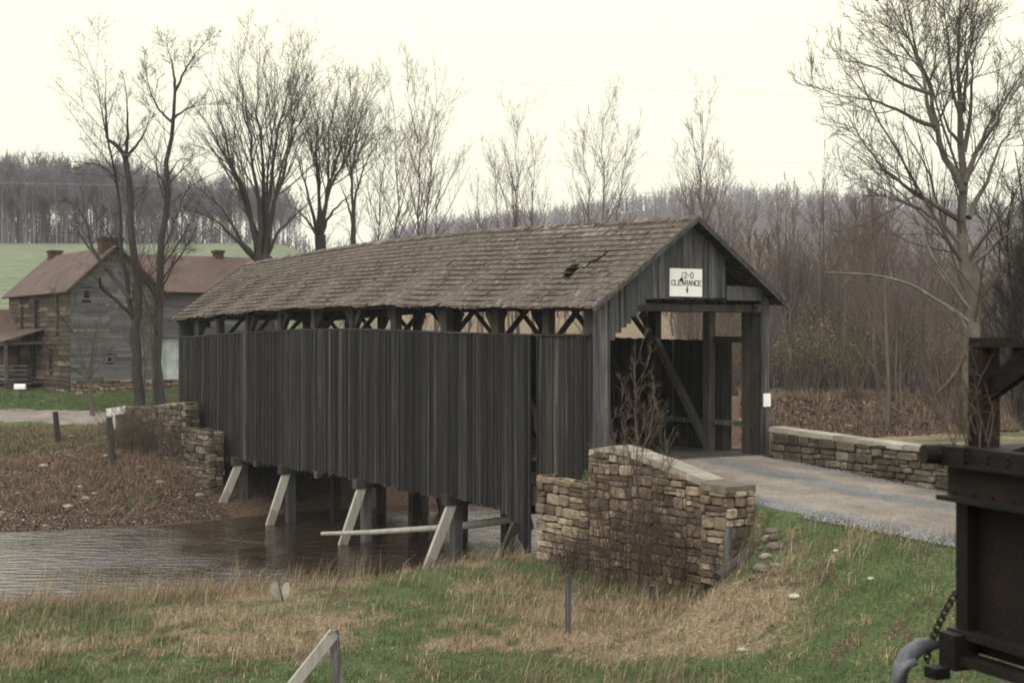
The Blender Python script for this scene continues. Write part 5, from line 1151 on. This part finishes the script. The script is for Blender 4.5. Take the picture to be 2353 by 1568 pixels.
# ------------------------------------------------------------------ rusty freight wagon standing close on the right
WC = Vector((2.50, 8.0, 0)); WD = Vector((.36, -.933, 0)).normalized(); WN = Vector((-WD.y, WD.x, 0)).normalized()
if WN.x < 0: WN = -WN           # WD runs back along the side towards and past the camera, WN across the wagon
def wp(a, b, z): return WC+WD*a+WN*b+Zv*z
def wz(py, Y=8.0): return CZ-(py-776)/F*Y
gz0 = H(4.5, 4.0)
wag = thing('freight_wagon', wp(3, 1.4, gz0), 'dark rusty iron freight wagon cut off by the right edge, very close', 'freight wagon')
LEN_W = 8.5; WIDTH = 2.7
def wbox(mb, a0, a1, b0, b1, z0, z1, tint=None): mb.hexa([wp(a0,b0,z0), wp(a1,b0,z0), wp(a1,b1,z0), wp(a0,b1,z0), wp(a0,b0,z1), wp(a1,b0,z1), wp(a1,b1,z1), wp(a0,b1,z1)], tint)
zA, zB_, zC, zD, zE = wz(1022), wz(1060), wz(1138), wz(1448), wz(1500)
mb = MB(); wbox(mb, .06, LEN_W, .06, WIDTH-.06, zE+.02, zC); mb.build('body', M['rust'], wag)
mb = MB(); wbox(mb, .0, LEN_W, -.10, WIDTH+.05, zB_, zA); wbox(mb, 0, LEN_W, -.13, -.10, zB_-.015, zB_+.005)
wbox(mb, 0, LEN_W, -.06, WIDTH, zC, zB_-.0151); wbox(mb, 0, LEN_W, -.14, -.06, zC-.015, zC+.012); mb.build('side_sill', M['rust'], wag)
for i in range(6):
    mb = MB(); a_ = .02+i*1.5; wbox(mb, a_, a_+.10, -.02, .055, zE, zC-.016); mb.build('side_stake', M['rust'], wag)
mb = MB(); wbox(mb, -.02, LEN_W, -.05, .055, zD-.02, zD+.02); wbox(mb, -.02, LEN_W, -.09, .055, zE-.03, zE+.015); mb.build('lower_rib', M['rust'], wag)
mb = MB()
for i in range(40):
    for zz_ in (zB_+.03, zA-.03, zC+.03):
        mb.tube([wp(.06+i*.16, -.10 if zz_ > zB_ else -.06, zz_), wp(.06+i*.16, -.112 if zz_ > zB_ else -.074, zz_)], [.012,.009], 6)
o_ = mb.build('rivets', M['rust'], wag); o_['kind'] = 'stuff'
# open end frame above the sill: corner post, top rail, brace
mb = MB(); wbox(mb, .05, .17, .04, .16, zA, wz(797)); mb.build('corner_post', M['rust'], wag)
mb = MB(); wbox(mb, .05, LEN_W, .03, .17, wz(797), wz(775)); mb.build('top_rail', M['rust'], wag)
mb = MB(); wbox(mb, .06, .16, .17, WIDTH, wz(797), wz(777)); mb.build('end_rail', M['rust'], wag)
mb = MB(); mb.beam(wp(.10, .10, wz(905)), wp(.10, .40, wz(800)), .06, .10); mb.build('corner_brace', M['rust'], wag)
mb = MB(); mb.beam(wp(.12, .12, wz(900)), wp(.62, .12, wz(795)), .06, .10); mb.build('corner_brace', M['rust'], wag)
mb = MB(); mb.add([wp(.42,.02,zA), wp(1.9,.02,zA), wp(1.9,.02,wz(850)), wp(.42,.12,zA), wp(1.9,.12,zA), wp(1.9,.12,wz(850))], [(0,1,2),(3,5,4),(0,3,4,1),(1,4,5,2),(2,5,3,0)]); mb.build('gusset_plate', M['rust'], wag)
mb = MB(); mb.tube([wp(.02,-.02,wz(1040)), wp(-.02,-.21,wz(1040))], [.055,.055], 12); mb.build('buffer_stub', M['rust'], wag)
mb = MB(); wbox(mb, -.03, .22, -.13, -.02, wz(1060), wz(1020)); mb.build('corner_casting', M['rust'], wag)
mb = MB(); wbox(mb, .0, .14, -.12, .03, wz(1525), wz(1445)); wbox(mb, .0, .10, -.22, -.12, wz(1545), wz(1520)); mb.build('step_bracket', M['rust'], wag)
mb = MB(); p = at(2195, 1360, 7.9); q = at(2128, 1520, 7.8); n_c = 19
for i in range(n_c):
    c = p.lerp(q, (i+.5)/n_c)+Vector((-.02*math.sin(math.pi*i/n_c), 0, 0)); mb.ring(c, (0,1,.2) if i % 2 else (1,.3,.3), .018, .0055, 10, 5)
mb.build('chain', M['rust'], wag)
mb = MB(); hp_ = [at(2150,1478,7.85), at(2115,1482,7.8), at(2085,1505,7.75), at(2068,1540,7.7), at(2062,1590,7.7), at(2065,1660,7.7)]
mb.tube(hp_, [.03,.045,.05,.045,.04,.04], 14); mb.build('brake_hose', M['steel'], wag, smooth=True)
mb = MB(); mb.tube([at(2105,1518,7.6), at(2080,1528,7.6), at(2066,1548,7.6), at(2058,1585,7.6)], [.02,.024,.024,.024], 10); mb.build('hose_coupling', M['steel'], wag, smooth=True)
for a_ in (1.5, 3.3, 6.2, 7.9):
    for b_ in (.55, WIDTH-.65):
        mb = MB(); mb.tube([wp(a_, b_, gz0+.42), wp(a_, b_+.12, gz0+.42)], [.42, .42], 20); mb.tube([wp(a_, b_-.03, gz0+.42), wp(a_, b_, gz0+.42)], [.46, .46], 20); mb.build('wheel', M['rust'], wag)
mb = MB(); wbox(mb, .9, 3.9, .35, .5, gz0+.35, gz0+.7); wbox(mb, 5.6, 8.4, .35, .5, gz0+.35, gz0+.7); wbox(mb, .2, LEN_W-.2, 1.1, 1.6, gz0+.6, zE); wbox(mb, 1.9, 2.9, .3, WIDTH-.3, gz0+.5, zE); wbox(mb, 6.5, 7.5, .3, WIDTH-.3, gz0+.5, zE)
mb.build('truck_frame', M['rust'], wag)
# dead vines hanging on the wagon corner
c = wp(.08, .0, zA); tk = []
for i in range(22):
    p0 = c+Vector((rnd.uniform(-.10,.10), rnd.uniform(-.1,.05), rnd.uniform(-.05,.1))); hgt_ = rnd.uniform(.25, .62)
    tk.append(([p0, p0+Vector((rnd.uniform(-.12,.08), 0, hgt_*.5)), p0+Vector((rnd.uniform(-.22,.12), rnd.uniform(-.05,.05), hgt_))], [.004,.003,.002]))
tk.append(([at(2150,905,7.9), at(2180,880,7.9), at(2205,845,7.9), at(2222,800,7.9), at(2224,765,7.95), at(2212,735,8), at(2190,712,8)], [.006,.012,.011,.008,.005]))
P, Rr = zip(*[resample(a, b, 9) for a, b in tk]); P = np.array(P); Rr = np.array(Rr)
gen = levels(P, Rr, [dict(nper=6, ratio=.5, angle=60, up=0, wob=.35, k=7, t0=.05, rmin=.0016), dict(nper=4, ratio=.5, angle=60, up=-.05, wob=.35, k=6, t0=.05, rmin=.0013)])
v_, f, t = merge([(P, Rr, 5)]+[(g[0], g[1], 3) for g in gen])
tag(single(mesh_obj('dead_vine', v_, f, t, M['twig_red']), c), 'tangle of dead reddish vine clinging to the corner post of the rusty wagon', 'vine')

# ------------------------------------------------------------------ haze
hz_ = MB(); x0, x1, y0, y1, z0, z1 = -1400, 1400, -50, 870, -12, 150
hz_.hexa([(x0,y0,z0),(x1,y0,z0),(x1,y1,z0),(x0,y1,z0),(x0,y0,z1),(x1,y0,z1),(x1,y1,z1),(x0,y1,z1)])
m = bpy.data.materials.new('haze'); m.use_nodes = True; n = m.node_tree
for q in list(n.nodes):
    if q.type != 'OUTPUT_MATERIAL': n.nodes.remove(q)
pv = n.nodes.new('ShaderNodeVolumePrincipled'); pv.inputs['Color'].default_value = (.80,.83,.84,1); pv.inputs['Density'].default_value = .00032; pv.inputs['Anisotropy'].default_value = .2
n.links.new(pv.outputs[0], n.nodes['Material Output'].inputs['Volume'])
tag(hz_.build('haze', m), 'thin pale haze over the valley', 'haze', kind='stuff')
